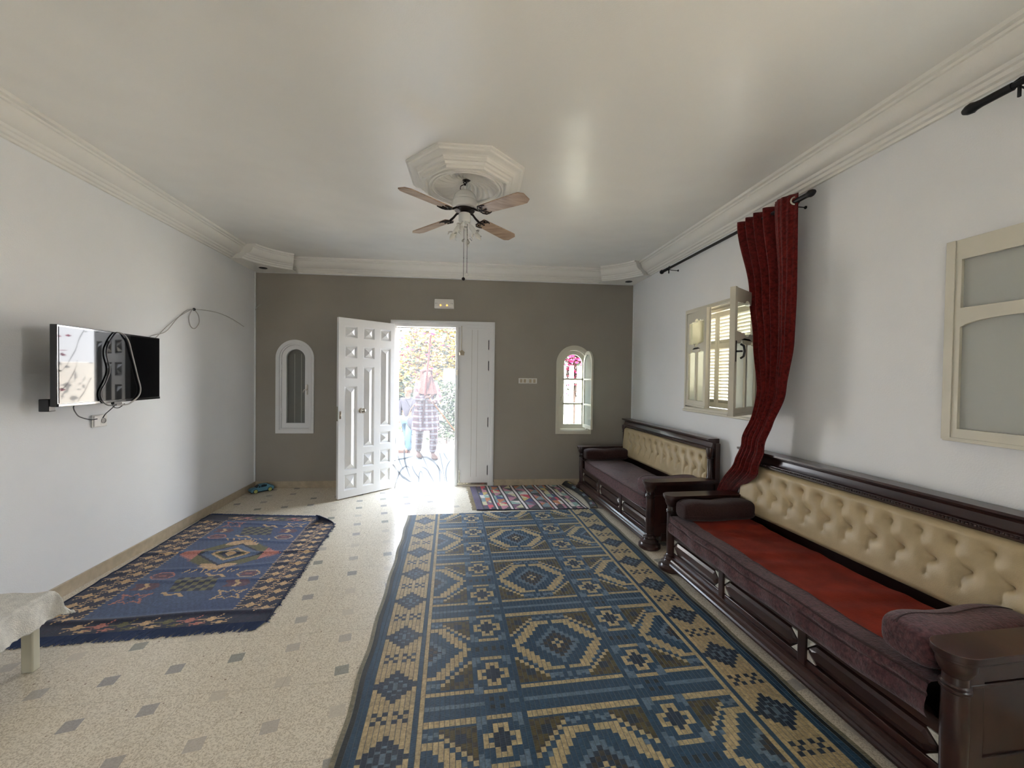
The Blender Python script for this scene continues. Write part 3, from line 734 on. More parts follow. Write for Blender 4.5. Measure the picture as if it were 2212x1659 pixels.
def louvre_leaf(w, h):
    m = MB(); s = .034; zs = [(.05, .62*h), (.62*h+.045, h-.05)]
    m.prism(rect(0, w, 0, h), -.014, .014, 'x', holes=[rect(s, w-s, a, b_) for a, b_ in zs])
    for a, b_ in zs:
        n = int((b_-a)/.030)
        for i in range(n):
            z = a+(i+.5)*(b_-a)/n
            T = Matrix.Translation((0, 0, z)) @ Matrix.Rotation(rad(50), 4, 'Y')
            m.box((-.019, s-.003, -.003), (.019, w-s+.003, .003), T=T)
    return m
def window(name, y0, y1, z0, z1, opened=False):
    w = S(empty(name, (rx(y1), y1, 0), AR)); L_ = (y1-y0)
    o = .030
    m = MB().prism(rect(-L_-o, o, z0-o, z1+o), -.016, 0, 'x', holes=[rect(-L_+.012, -.012, z0+.012, z1-.012)])
    m.prism(rect(-L_-.012, .012, z0-.012, z1+.012), -.026, -.014, 'x', holes=[rect(-L_+.012, -.012, z0+.012, z1-.012)])
    m.prism(rect(-L_, 0, z0, z1), 0, .22, 'x', holes=[rect(-L_+.014, -.014, z0+.014, z1-.014)])
    m.box((.035, -L_, z1-.05), (.07, 0, z1-.02))
    m.build('window_frame', 'cream', w, bevel=.003)
    m = MB().box((-.032, -L_-o, z0-.036), (.0, o, z0-.012)); m.build('sill_moulding', 'cream', w, bevel=.006)
    lw_ = (L_-.03)/4
    for i in range(4):
        e = louvre_leaf(lw_-.003, z1-z0-.035).build('louvre_shutter', 'cream', w)
        e.location = (.165, -L_+.016+i*lw_, z0+.018)
        if opened: e.location = (.25, (-L_-.02-(i+1)*lw_ if i < 2 else .02+(i-2)*lw_), z0+.018)
    return w
wr1 = window('window_1', 3.02, 4.04, 1.18, 2.16)
sash(wr1, (.0, -.015, 1.213), rad(180-11), .485, .93)
sash(wr1, (-.012, -1.005, 1.213), rad(124), .485, .93, handle=-1)
wr2 = window('window_2', .22, 1.23, 1.18, 2.16, True)
sash(wr2, (-.030, .018, 1.205), rad(0), .485, .93, clear=False, plain=True)
sash(wr2, (.012, -1.0, 1.205), rad(0), .485, .93, clear=False, plain=True)

# ------------------------------------------------------------------ curtain rods and curtain
def rod_(y0, y1, label):
    e = empty('curtain_rod', (rx(y1)-.11, y1, 2.685), AR, label=label, cat='curtain rod', group='black curtain rods'); L_ = y1-y0
    MB().tube([(0, 0, 0), (0, -L_, 0)], .0125, 14).build('pole', 'blackm', e)
    for yy, s in ((0, 1), (-L_, -1)):
        MB().tube([(0, yy-s*.12, 0), (0, yy-s*.02, 0), (0, yy+s*.0, 0), (0, yy+s*.012, 0), (0, yy+s*.03, 0), (0, yy+s*.045, 0)], [.0165, .0165, .019, .024, .021, .012], 14).build('finial', 'blackm', e)
        bz = yy-s*.14
        m = MB().tube([(0, bz, -.012), (.03, bz, -.02), (.085, bz, -.02), (.108, bz, -.02)], .0035, 8)
        m.tube([(.0, bz, -.012), (0, bz, -.055)], .006, 8).lathe([(.001, 0), (.011, 0), (.010, .006), (.001, .006)], 14, T=Matrix.Translation((.110, bz, -.02)) @ Matrix.Rotation(-pi/2, 4, 'Y'))
        m.tube([(0, bz-.02, .012), (.005, bz, .022), (0, bz+.02, .012)], .004, 8)
        m.build('bracket', 'blackm', e)
    return e
rod_(2.46, 4.40, 'long black curtain rod above the far louvred window carrying the burgundy curtain')
rod_(-.30, 1.60, 'black curtain rod end above the nearer window, cut by the photo edge')
cur = empty('burgundy_curtain', (rx(2.8)-.11, 2.8, 0), AR, label='burgundy chenille eyelet curtain gathered on the rod and swept behind the sofas', cat='curtain')
def lerpk(ks, t):
    for (a, va), (b_, vb) in zip(ks, ks[1:]):
        if t <= b_:
            q = (t-a)/(b_-a); q = q*q*(3-2*q); return va+(vb-va)*q
    return ks[-1][1]
def cu(u, v):
    z = 2.735-2.19*v
    far = lerpk([(0, 3.10), (.28, 2.95), (.44, 2.90), (.62, 2.85), (.70, 2.84), (.79, 2.90), (.86, 2.98), (1, 3.14)], v)
    near = lerpk([(0, 2.545), (.3, 2.54), (.45, 2.548), (.62, 2.60), (.72, 2.635), (.80, 2.68), (.88, 2.76), (1, 3.06)], v)
    xo = lerpk([(0, 0), (.60, .0), (.78, -.085), (.90, -.06), (1, .0)], v)
    y = far+(near-far)*(u if u < .62 else u)
    amp = lerpk([(0, .040), (.3, .028), (.6, .020), (1, .016)], v)
    if u < .66: wv = sin(u/.66*2*pi*4.0+.5*v+.3*sin(v*4))
    else: wv = sin((u-.66)/.34*pi*1.15)*.9
    cx_ = 0
    if v > .84: cx_ = -(1-u)*.12*(v-.84)/.16
    x = -amp*wv-.007*sin(u*41+v*5)*(v)-.003*sin(u*90+v*9)+xo+cx_
    return (x-.012, y-2.8, z)
m = MB().grid(cu, 150, 90); cb = m.build('cloth', 'curtain', cur, smooth=180, solid=.004)
for yy in (2.565, 2.70, 2.80, 2.92):
    MB().lathe([(.020, -.005), (.030, -.004), (.031, .0), (.030, .004), (.020, .005), (.019, 0), (.020, -.005)], 24, T=Matrix.Translation((-.004, yy-2.8, 2.688)) @ Matrix.Rotation(pi/2-.5, 4, 'Z') @ Matrix.Rotation(pi/2, 4, 'Y')).build('eyelet', 'chrome', cur)

# ------------------------------------------------------------------ big plastic mat
BLU, DBL, LBL, CRE, OLI, BRN, BLK = (.016, .052, .095), (.014, .025, .045), (.11, .16, .21), (.46, .34, .17), (.085, .062, .016), (.045, .033, .022), (.018, .02, .018)
OLS = (.22, .19, .12)
def jit(c, k, s=.12):
    f = 1+s*(((k*7919+13) % 101)/50-1); return (c[0]*f, c[1]*f, c[2]*f)
def cell(c, r):
    ac, ar = abs(c), abs(r)
    if ar > 12.4: return CRE if ar <= 13.5 else (LBL if abs(ar-16.5) <= .55 else BLU)
    # corner triangles with a staircase of cream squares
    if ac >= 5:
        d = ar-(15.4-ac)
        if abs(d) < .5: return CRE
        if d >= .5:
            if ar > 11.6: return BLU
            if 8 <= ac <= 9 and 8 <= ar < 10: return DBL
            return OLI if (ac+int(ar)) % 3 else BRN
    outer = min(9.0, (11.4-ac)*1.36+.55); inner = min(7.7, (8.4-ac)*1.36+.55)
    if ac == 11: return CRE if ar < .55 else BLU
    if ar <= outer and ac <= 11:
        if ar > inner:
            if ac == 0: return BLU
            if ac in (8, 9) and ar < .55: return BLU
            return CRE
        d = ar+1.12*ac
        if ac+ar < .5: return BLU
        if (ac == 1 and ar < .5) or (ac == 0 and .55 < ar < 1.6): return CRE
        if d < 4.9: return BRN if (ac+int(ar+.5)) % 2 else DBL
        if d < 6.6: return LBL
        return BLU
    if ar > 10 and ar < 11.2 and ac % 2 == 0 and ac < 6: return LBL
    if abs(ar-(13.3-ac)) < .6 and ac % 2: return LBL
    return BLU
def flower(f, r):
    """r relative to the flower centre"""
    af, ar = abs(f), abs(int(round(r)))
    if ar == 5: return LBL if af >= 3 else CRE
    if ar == 4: return LBL if af >= 3 else BLU
    if ar == 3: return LBL if af >= 4 else (CRE if af <= 1 else BLU)
    if ar == 2: return CRE if af == 1 else (DBL if af == 0 else BLU)
    if ar == 1: return CRE if af in (2, 3) else (DBL if af <= 1 else BLU)
    return CRE if af == 3 else (BLU if af >= 2 else DBL)
def matcol(i, j):
    C = i-46; v = (j+.5)*.0111
    R_ = (v-.714)/.02221; k = round(R_/33); r = R_-33*k
    aC = abs(C)
    if aC == 46: return OLS
    if aC == 45: return BLK if (i % 2) else OLS
    if aC in (43, 44): return BLU
    if aC >= 34:
        c = aC-38
        ph = (r+7.4) % 16.5
        if ph > 8.25: ph -= 16.5
        if abs(ph) <= 4.6 and abs(c) <= 4.5-abs(round(ph))*.95: return DBL if (c+int(ph)) % 2 else jit(LBL, 5) if abs(c)+abs(ph) < 2.5 else DBL
        if abs(ph) < .55: return DBL
        pc = (r-.85) % 16.5
        if pc > 8.25: pc -= 16.5
        q = abs(c)-2
        if abs(pc) < 1.55 and abs(q) <= 1:
            rr = abs(int(round(pc)))
            if (rr == 0 and q == 0) or (rr == 1 and abs(q) == 1): return DBL
        return CRE
    if aC == 33: return BLU
    if aC == 32: return CRE
    if aC <= 11: return cell(C, r)
    if aC >= 22: return cell(aC-33, r)
    if aC == 12: return BLU
    f = aC-17
    rl = r-8.2 if r > 0 else r+8.2
    if abs(rl) <= 5.5: return flower(f, rl)
    if abs(rl) > 5.5 and abs(r) < 4 and abs(f) in (1, 3) and abs(r) < .6: return BLK
    if abs(r) > 13.6 and abs(f) in (1,) and 15 < abs(r) < 16: return BLK
    if abs(abs(r)-16.5) <= .55 and abs(f) > 2: return LBL
    return BLU
th = .062
def mfn(u, v):
    # gentle waves and a lifted rim of a soft mat
    U = u*93*.0222-.001; V = v*328*.0111
    z = .006+.0025*sin(V*17+sin(U*4))*(1-min(1, U/.35))+.0015*sin(V*9+U*3)
    dx = .004*sin(V*13)*(u > .97 or u < .03)
    return (U+dx, -V, z)
mt = empty('plastic_mat', (-.700, 4.285, 0), th, label='large blue and cream woven plastic mat with stepped diamonds on the terrazzo floor', cat='mat')
def mcol(i, j):
    c = matcol(i, j); k = i*31+(j//2)*17; s_ = .10
    return jit(c, k, s_)
MB().grid(mfn, 93, 328, colf=mcol).build('woven_surface', 'mat', mt, smooth=0, norm=False)
# darker stitched joints between the strips
m = MB()
for i in range(1, 93):
    V = []
    for q in range(101):
        X_, Y_, Z_ = mfn(i/93, q/100)
        V += [(X_-.0010, Y_, Z_+.0004), (X_, Y_, Z_+.0013), (X_+.0010, Y_, Z_+.0004)]
    m.add(V, [(3*q+a_, 3*q+a_+1, 3*q+a_+4, 3*q+a_+3) for q in range(100) for a_ in (0, 1)])
m.build('strip_seam', 'seam', mt, smooth=0)

# ------------------------------------------------------------------ blue wool rug
PE, PK, NV, MBU, SKB, OLV, PRP = (.56, .36, .19), (.46, .17, .13), (.026, .030, .055), (.045, .070, .155), (.085, .125, .21), (.14, .12, .05), (.13, .065, .085)
NU, NVV = 136, 196
img = [[MBU]*NU for _ in range(NVV)]
def put(x, y, c):
    x = int(round(x)); y = int(round(y))
    if 0 <= x < NU and 0 <= y < NVV: img[y][x] = c
def star(cx_, cy_, c, s=1.0):
    for dy in range(-5, 6):
        for dx in range(-8, 9):
            ax_, ay_ = abs(dx)/s, abs(dy)/s
            if ax_+ay_*1.4 < 4.2 or (ay_ < 1.3-ax_*.14 and ax_ < 8) : put(cx_+dx, cy_+dy, c)
    for k in range(3):
        put(cx_-5+k, cy_+3-k+1, c); put(cx_+5-k, cy_-4+k, c)
def zline(pts, c, w=0):
    for (xa_, ya_), (xb_, yb_) in zip(pts, pts[1:]):
        n = int(max(abs(xb_-xa_), abs(yb_-ya_)))*2+1
        for i in range(n+1):
            for q in range(-w, w+1): put(xa_+(xb_-xa_)*i/n+q, ya_+(yb_-ya_)*i/n, c)
rr_ = random.Random(3)
for j in range(NVV):
    for i in range(NU):
        f = .5+.5*sin(i*.05+1.3*sin(j*.07)); img[j][i] = tuple(a+(b_-a)*f*.45 for a, b_ in zip(MBU, SKB))
BW = 25
for j in range(NVV):
    for i in range(NU):
        if i < BW or i >= NU-BW or j < 15 or j >= NVV-15: img[j][i] = NV if (i//3+j//3) % 4 else (.035, .03, .055)
        if i < 3 or i >= NU-3: img[j][i] = NV
    if j % 3 == 0 and 15 <= j < NVV-15:
        for e in (BW, NU-BW-1): put(e, j, PE); put(e+(1 if e > 50 else -1), j, PE)
for j in range(20, NVV-14, 11):
    for off in (0, NU-BW):
        star(off+7, j, PE); star(off+18, j+5, PE); zline([(off+12, j), (off+14, j+2), (off+11, j+3)], PE)
for i, c in zip(range(30, NU-28, 12), (PE, PK, OLV, PE, OLV, PK, PE)):
    for jj in (7, NVV-8): star(i, jj, c, .95); star(i+6, jj+4, c, .6)
# central serrated medallion
mx_, my_ = NU/2, NVV*.47
for j in range(NVV):
    for i in range(NU):
        dx, dy = (i-mx_)/42, (j-my_)/30
        d = abs(dx)+abs(dy)*.9; tooth = .09*((i+j) % 5)/4
        if d < 1-tooth and abs(dy) < .93:
            c = OLV
            if abs(dx) > .60: c = PK
            if abs(dy) > .58 and abs(dx) < .32: c = PE
            if d < .60: c = SKB
            if abs(d-.60) < .035: c = NV
            if d < .38: c = OLV
            if abs(d-.33) < .04: c = PE
            if d < .22: c = NV
            if d < .12: c = PE
            img[j][i] = c
for sx_ in (-1, 1):
    for sy_ in (-1, 1):
        X, Y = mx_+sx_*30, my_+sy_*36
        zline([(X-8, Y), (X-4, Y-5), (X+4, Y-5), (X+8, Y), (X+4, Y+5), (X-4, Y+5), (X-8, Y)], PE if sx_ > 0 else PK)
        for dy in range(-3, 4):
            for dx in range(-5, 6): put(X+dx, Y+dy, PRP)
        for dx in range(-2, 3): put(X+dx, Y, PK)
        Y += sy_*15
        for k in range(-6, 7, 3): zline([(X+k-3, Y-4), (X+k, Y), (X+k-2, Y+4)], PRP if k else PE, 1)
        Y += sy_*15
        zline([(X-9, Y+6), (X-5, Y), (X-9, Y-6), (X-2, Y-3), (X, Y-6), (X+3, Y-3), (X+9, Y-6), (X+5, Y), (X+9, Y+6), (X+3, Y+3), (X, Y+6), (X-3, Y+3), (X-9, Y+6)], PE if sx_ > 0 else PK)
        zline([(X-2, Y), (X, Y-2), (X+2, Y), (X, Y+2), (X-2, Y)], NV)
for sy_ in (-1, 1):
    X, Y = mx_, my_+sy_*50
    for a in range(-3, 4):
        for b_ in range(-2, 3):
            c = NV if (a+b_) % 2 else (.16, .14, .075)
            for dx in range(4):
                for dy in range(4): put(X+a*4+dx-2+b_, Y+b_*4+dy-2, c)
    zline([(X-14, Y+10), (X-10, Y+14), (X-4, Y+12), (X, Y+16)], PE, 1); zline([(X+14, Y-10), (X+10, Y-14), (X+4, Y-12), (X, Y-16)], PE, 1)
    for k in range(8): zline([(X-18+k*5+rr_.uniform(-2, 2), Y+sy_*(-18)), (X-16+k*5, Y+sy_*(-22))], PE)
Q = [Vector((-2.725, 4.40)), Vector((-1.392, 4.262)), Vector((-1.225, 2.475)), Vector((-2.545, 2.385))]
def rugp(u, v):
    a = Q[0].lerp(Q[1], u); b_ = Q[3].lerp(Q[2], u); p = a.lerp(b_, v)
    z = .007
    for k, (vv, s_) in enumerate(((.13, .05), (.33, .03), (.46, .0), (.60, -.03), (.70, .02), (.93, .0))):
        d = v-vv-s_*(u-.5)*2-.006*sin(u*9+k)
        z += (.010 if k in (2, 5) else .006)*exp(-(d/.012)**2)
    e = max(0, u-.80)*max(0, .14-v)*30
    return (p.x-.25*e*e, p.y-.2*e*e, z+.10*e*e)
rug = empty('blue_rug', (0, 0, 0), label='blue flat-woven wool rug with peach motifs lying by the left wall', cat='rug')
def rcol(i, j): return jit(img[j][i], i*13+j*7, .10)
MB().grid(rugp, NU, NVV, colf=rcol).build('woven_field', 'rug', rug, smooth=180, norm=False)
m = MB()
for u in (0, 1): m.tube([Vector(rugp(u, v/40))+Vector((.004*(1 if u else -1), 0, 0)) for v in range(41)], .006, 6)
m.build('edge_binding', 'navy', rug)
m = MB()
for vv, s_, ln in ((0, 1, .035), (1, -1, .075)):
    n = 420
    for i in range(n):
        u = (i+rr_.random())/n; p = Vector(rugp(min(1, u), vv)); l_ = ln*rr_.uniform(.6, 1.1); sk = rr_.uniform(-.014, .014)-(.02 if s_ < 0 else 0)
        q = p+Vector((sk, s_*l_, -p.z+.004)); w = .0022
        m.add([(p.x-w, p.y, p.z), (p.x+w, p.y, p.z), (q.x+w, q.y, .003), (q.x-w, q.y, .003), (p.x, p.y, p.z+.006), (q.x, q.y, .008)], [(0, 1, 4), (0, 4, 5, 3), (1, 2, 5, 4), (3, 5, 2), (0, 3, 2, 1)])
for i in range(90):     # ragged side threads
    v = rr_.random(); p = Vector(rugp(1, v)); q = p+Vector((rr_.uniform(.012, .03), rr_.uniform(-.012, .006), 0)); w = .0018
    m.add([(p.x, p.y-w, .004), (p.x, p.y+w, .004), (q.x, q.y+w, .003), (q.x, q.y-w, .003), (p.x, p.y, .009), (q.x, q.y, .006)], [(0, 1, 4), (0, 4, 5, 3), (1, 2, 5, 4), (3, 5, 2), (0, 3, 2, 1)])
tag(m.build('fringe', 'bluefringe', rug, smooth=0), kind='stuff')

# ------------------------------------------------------------------ striped kilim by the door
PALK = [(.50, .04, .06), (.06, .035, .075), (.40, .16, .20), (.03, .03, .03), (.45, .33, .10), (.035, .05, .16), (.22, .34, .29), (.60, .55, .50), (.45, .16, .06), (.16, .22, .24), (.14, .06, .11), (.5, .45, .26)]
NK, NKY = 150, 66
def kcol(i, j):
    x = i/NK*1.30
    if x < .075: return (.075, .055, .10)
    if x < .095: return (.02, .02, .02)
    per = .172; k = int((x-.095)/per); t = ((x-.095)-k*per)/per
    if t > .64:
        return (.66, .60, .59) if .76 < t < .90 else (.016, .014, .015)
    return kstep(i, j, k)
def kstep(i, j, k):
    jj = j+(k*17) % 11; row = jj//9; t = (jj % 9)*.7
    xi = i % 17
    cut = 2+2*int(t if (row+k) % 2 else 5.6-t)
    idx = (row*2+(1 if xi > cut else 0)+k*5+row*k) % len(PALK)
    return PALK[idx]
kang = .015
def kfn(u, v):
    x = -.075+1.225*u; y = 5.37-.955*v
    xs = .095*v*(1-u)+.125*v*u
    z = .007+.0035*sin(u*38+v*3)*.5
    y += .06*u*(1-v)
    return (x+xs, y, z+.003*sin(v*14+u*5))
kl = empty('striped_kilim', (0, 0, 0), label='multicoloured striped kilim runner on the floor by the fixed door leaf', cat='rug')
MB().grid(kfn, NK, NKY, colf=kcol).build('woven_field', 'rug', kl, smooth=180, norm=False)
# curled far end standing up by the sofa
def kfn2(u, v):
    x0_ = 1.150+.125*v+.015+.075*sin(pi*v)**.8; y0_ = 5.44-1.02*v
    return (x0_+.095*u, y0_+.01*sin(u*3), .008+.030*sin(pi*u)*(.4+.6*(1-v))+.045*(1-v)**3*u)
def kcol2(i, j):
    return (.018, .018, .018) if i < 3 or i > 12 else PALK[(j//5*3+(i > 7)) % len(PALK)] if (j//5) % 2 else (.03, .03, .03)
MB().grid(kfn2, 16, NKY, colf=kcol2).build('curled_end', 'rug', kl, smooth=180, norm=False)
m = MB(); m.tube([kfn(u/30, 1) for u in range(31)], .005, 6); m.build('edge_binding', 'navy', kl)
m = MB()
for i in range(70):
    v = (i+.5)/70; p = Vector(kfn(0, v)); q = p+Vector((-rr_.uniform(.03, .055), rr_.uniform(-.012, .012), 0)); w = .003
    m.add([(p.x, p.y-w, .006), (p.x, p.y+w, .006), (q.x, q.y+w, .002), (q.x, q.y-w, .002), (p.x, p.y, .010), (q.x, q.y, .006)], [(0, 1, 4), (0, 4, 5, 3), (1, 2, 5, 4), (3, 5, 2), (0, 3, 2, 1)])
tag(m.build('fringe', 'creamfringe', kl, smooth=0), kind='stuff')

# ------------------------------------------------------------------ carved wooden banquettes
SL, SD = 1.78, .655      # post to post length, depth
def make_sofa():
    root = empty('banquette_sofa', cat='sofa', group='mahogany banquettes')
    col_ = [(.001, 0), (.088, 0), (.094, .008), (.092, .030), (.078, .040), (.074, .050), (.076, .058), (.060, .070), (.050, .082), (.053, .092), (.046, .100), (.036, .108), (.039, .116), (.033, .124), (.036, .30), (.034, .435), (.040, .441), (.040, .449), (.034, .454), (.040, .460), (.034, .466), (.033, .49), (.040, .50), (.050, .522), (.052, .545), (.052, .562), (.001, .562)]
    for y in (0, SL): MB().lathe(col_, 32, T=Matrix.Translation((0, y, 0))).build('front_post', 'dwood', root, smooth=35)
    bp_ = [(.001, .0), (.028, .0), (.028, .56), (.034, .565), (.026, .575), (.032, .585), (.022, .60), (.024, .72), (.022, .76), (.032, .768), (.026, .776), (.030, .80), (.036, .83), (.034, .86), (.001, .86)]
    for y in (.015, SL-.015):
        m = MB().lathe(bp_, 24, T=Matrix.Translation((SD-.075, y, 0))); m.box((SD-.045, y-.035, 0), (SD, y+.035, .90)); m.build('back_post', 'dwood', root, smooth=35)
    for y, s in ((0, -1), (SL, 1)):
        # arm board with rounded front end
        out = [(SD-.03, -.062), (SD-.03, .062)]+[(.0+.062*cos(a)*1.05-.002, .062*sin(a)) for a in [pi/2+i*pi/12 for i in range(13)]]
        m = MB().prism(out, .560, .582, 'z', T=Matrix.Translation((0, y, 0)))
        m.prism([(a*1.0 if a > .3 else a*.9, b*.86) for a, b in out], .548, .562, 'z', T=Matrix.Translation((0, y, 0)))
        ar = m.build('arm_board', 'dwood', root, bevel=.004)
        m = MB().prism(rect(.03, SD-.05, .09, .548), y-.014, y+.014, 'y', holes=[rect(.10, SD-.12, .20, .46)])
        m.box((.09, y-.006, .19), (SD-.11, y+.006, .47)); m.box((.10, y-.02, .05), (SD-.04, y+.02, .12)); m.box((.03, y-.016, .44), (SD-.06, y+.022*s*0+.016, .455))
        m.build('arm_panel', 'dwood', root, bevel=.003)
    # front frame: rails, muntins and stepped plinth
    m = MB(); X = .012
    m.box((X-.012, .03, .245), (X+.018, SL-.03, .298)); m.box((X-.016, .03, .288), (X+.02, SL-.03, .300))
    m.box((X-.012, .03, .100), (X+.018, SL-.03, .135))
    m.box((X+.012, .03, .13), (X+.018, SL-.03, .25))
    bays = []
    for k in range(1, 3):
        yc = SL*k/3; m.box((X-.020, yc-.022, .100), (X+.018, yc+.022, .298))
    for k in range(3):
        a = SL*k/3+(.036 if k == 0 else .024); b_ = SL*(k+1)/3-(.036 if k == 2 else .024); bays.append((a, b_))
    m.build('front_rail', 'dwood', root, bevel=.003)
    m = MB().prism([(.03, .045), (-.045, .045), (-.047, .058), (-.040, .066), (-.040, .074), (-.030, .080), (-.026, .092), (-.012, .100), (-.012, .106), (.03, .106)], .04, SL-.04, 'y')
    m.build('plinth_moulding', 'dwood', root, smooth=30)
    for a, b_ in bays:
        z0, z1, c = .140, .240, .044
        def oct_(d): return [(a+c+d*.4, z0+d), (b_-c-d*.4, z0+d), (b_-d, z0+c*.9+d*.2), (b_-d, z1-c*.9-d*.2), (b_-c-d*.4, z1-d), (a+c+d*.4, z1-d), (a+d, z1-c*.9-d*.2), (a+d, z0+c*.9+d*.2)]
        m = MB(); o0, o1, o2 = oct_(.006), oct_(.010), oct_(.030); xs = (X+.011, X-.010, X-.016); V = []
        for L_, x in zip((o0, o1, o2), xs): V += [(x, y, z) for y, z in L_]
        F = [(i+8*k, (i+1) % 8+8*k, (i+1) % 8+8*(k+1), i+8*(k+1)) for k in range(2) for i in range(8)]+[tuple(range(16, 24))]
        p = m.add(V, F).build('octagon_panel', 'dwood', root, smooth=0)
        for ya, yb_, za, zb_ in ((a, a+c, z0, z0+c), (a, a+c, z1, z1-c), (b_, b_-c, z0, z0+c), (b_, b_-c, z1, z1-c)):
            ins = .004*(1 if za < zb_ else -1)
            MB().prism([(ya, za), (yb_, za), (ya, zb_)], X-.009, X+.012, 'x').build('mirror_inlay', 'mother', p, smooth=0)
    # slatted base and backrest
    MB().box((.03, .03, .24), (SD-.05, SL-.03, .27)).build('seat_board', 'dwood', root)
    m = MB().box((SD-.03, .02, .30), (SD-.008, SL-.02, .90)); m.build('back_board', 'dwood', root)
    m = MB().prism([(SD, .835), (SD-.085, .835), (SD-.090, .842), (SD-.090, .862), (SD-.078, .868), (SD-.070, .885), (SD-.066, .905), (SD-.072, .915), (SD-.100, .925), (SD-.108, .932), (SD-.108, .944), (SD, .944)], -.005, SL+.005, 'y')
    m.build('crown_rail', 'dwood', root, smooth=30)
    m = MB(); n = 116
    for i in range(n):
        y = .05+(SL-.10)*(i+.5)/n; m.ball((SD-.091, y, .852), .0068, 6, sc=(1, 1.05, 1))
    m.build('rope_carving', 'dwood', root, smooth=180)
    # buttoned back pad
    pit = .1343; rows = (.752, .640); y_first = .13
    bt = [(y_first+i*pit, rows[0]) for i in range(12)]+[(y_first+pit/2+i*pit, rows[1]) for i in range(11)]
    bt += [(y_first-pit/2, rows[1])] if y_first-pit/2 > .06 else []
    bt = [b_ for b_ in bt if .06 < b_[0] < SL-.06]
    segs = []
    for y, z in bt:
        for y2, z2 in bt:
            if z > z2 and abs(y-y2-pit/2) < .01: segs.append(((y, z), (y2, z2)))
        if z < .7: segs.append(((y, z), (y+.02, z-.07)))
    z0, z1 = .46, .832
    segs_by = {}
    def hfun(y, z):
        h = .040; db = 9
        for by_, bz in bt:
            if abs(by_-y) < .08: db = min(db, sqrt((by_-y)**2+(bz-z)**2))
        h -= .017*exp(-(db/.014)**2)+.012*exp(-(db/.045)**2)
        ds = 9
        for (ya, za), (yb_, zb_) in segs:
            if min(ya, yb_)-.03 > y or max(ya, yb_)+.03 < y: continue
            L2 = (yb_-ya)**2+(zb_-za)**2; t = max(0, min(1, ((y-ya)*(yb_-ya)+(z-za)*(zb_-za))/L2))
            bow = .012*sin(pi*t)
            d = sqrt((y-ya-t*(yb_-ya)-bow)**2+(z-za-t*(zb_-za))**2); ds = min(ds, d)
        h -= .0085*exp(-(ds/.0045)**2)+.0065*exp(-(ds/.020)**2)
        e = min(y-.02, SL-.02-y, (z1-z)*1.0, (z-z0)); h *= min(1, max(0, e)/.03)**.5 if e < .03 else 1
        return h
    def pad(u, v):
        y = .03+(SL-.06)*u; z = z0+(z1-z0)*v
        return (SD-.055-(.035*(1-v))-hfun(y, z), y, z)
    pd = MB().grid(pad, 300, 58).build('button_pad', 'leather', root, smooth=180)
    for y, z in bt:
        h = hfun(y, z); v = (z-z0)/(z1-z0)
        MB().ball((SD-.055-.035*(1-v)-h-.001, y, z), .0075, 10, sc=(.5, 1, 1)).build('button', 'leather_b', pd, smooth=180)
    m = MB()
    m.tube([(SD-.075, .03, .838), (SD-.075, SL-.03, .838)], .008, 6)
    m.build('braid', 'braid', root)
    return root
sofa = make_sofa()
SOF = [((1.622, 1.205), .058, 'near'), ((1.525, 3.385), .076, 'far')]
sofa.location = (*SOF[0][0], 0); sofa.rotation_euler = (0, 0, SOF[0][1])
sofa['label'] = 'mahogany banquette with cream buttoned back, nearest the camera at the right edge'
sofa2 = copy_tree(sofa, None, 'mahogany banquette with cream buttoned back in the far right corner')
sofa2.location = (*SOF[1][0], 0); sofa2.rotation_euler = (0, 0, SOF[1][1])
def cushion_fn(x0, x1, y0, y1, z0, z1, r, puff, wr):
    """closed puffy box as a spherical grid"""
    def fn(u, v):
        a = 2*pi*u; b_ = pi*(v-.5)
        def se(c, s_, n): return (abs(c)**n)*(1 if c > 0 else -1), (abs(s_)**n)*(1 if s_ > 0 else -1)
        ca_, sa_ = se(cos(a), sin(a), .22); cb_, sb_ = se(cos(b_), sin(b_), .30)
        x = (x0+x1)/2+(x1-x0)/2*ca_*cb_; y = (y0+y1)/2+(y1-y0)/2*sa_*cb_; z = (z0+z1)/2+(z1-z0)/2*sb_
        if v > .5: z += wr*(sin(y*9+x*5)+.6*sin(y*23-x*11)+.4*sin(x*31+y*3)); 
        return (x, y, z)
    return fn
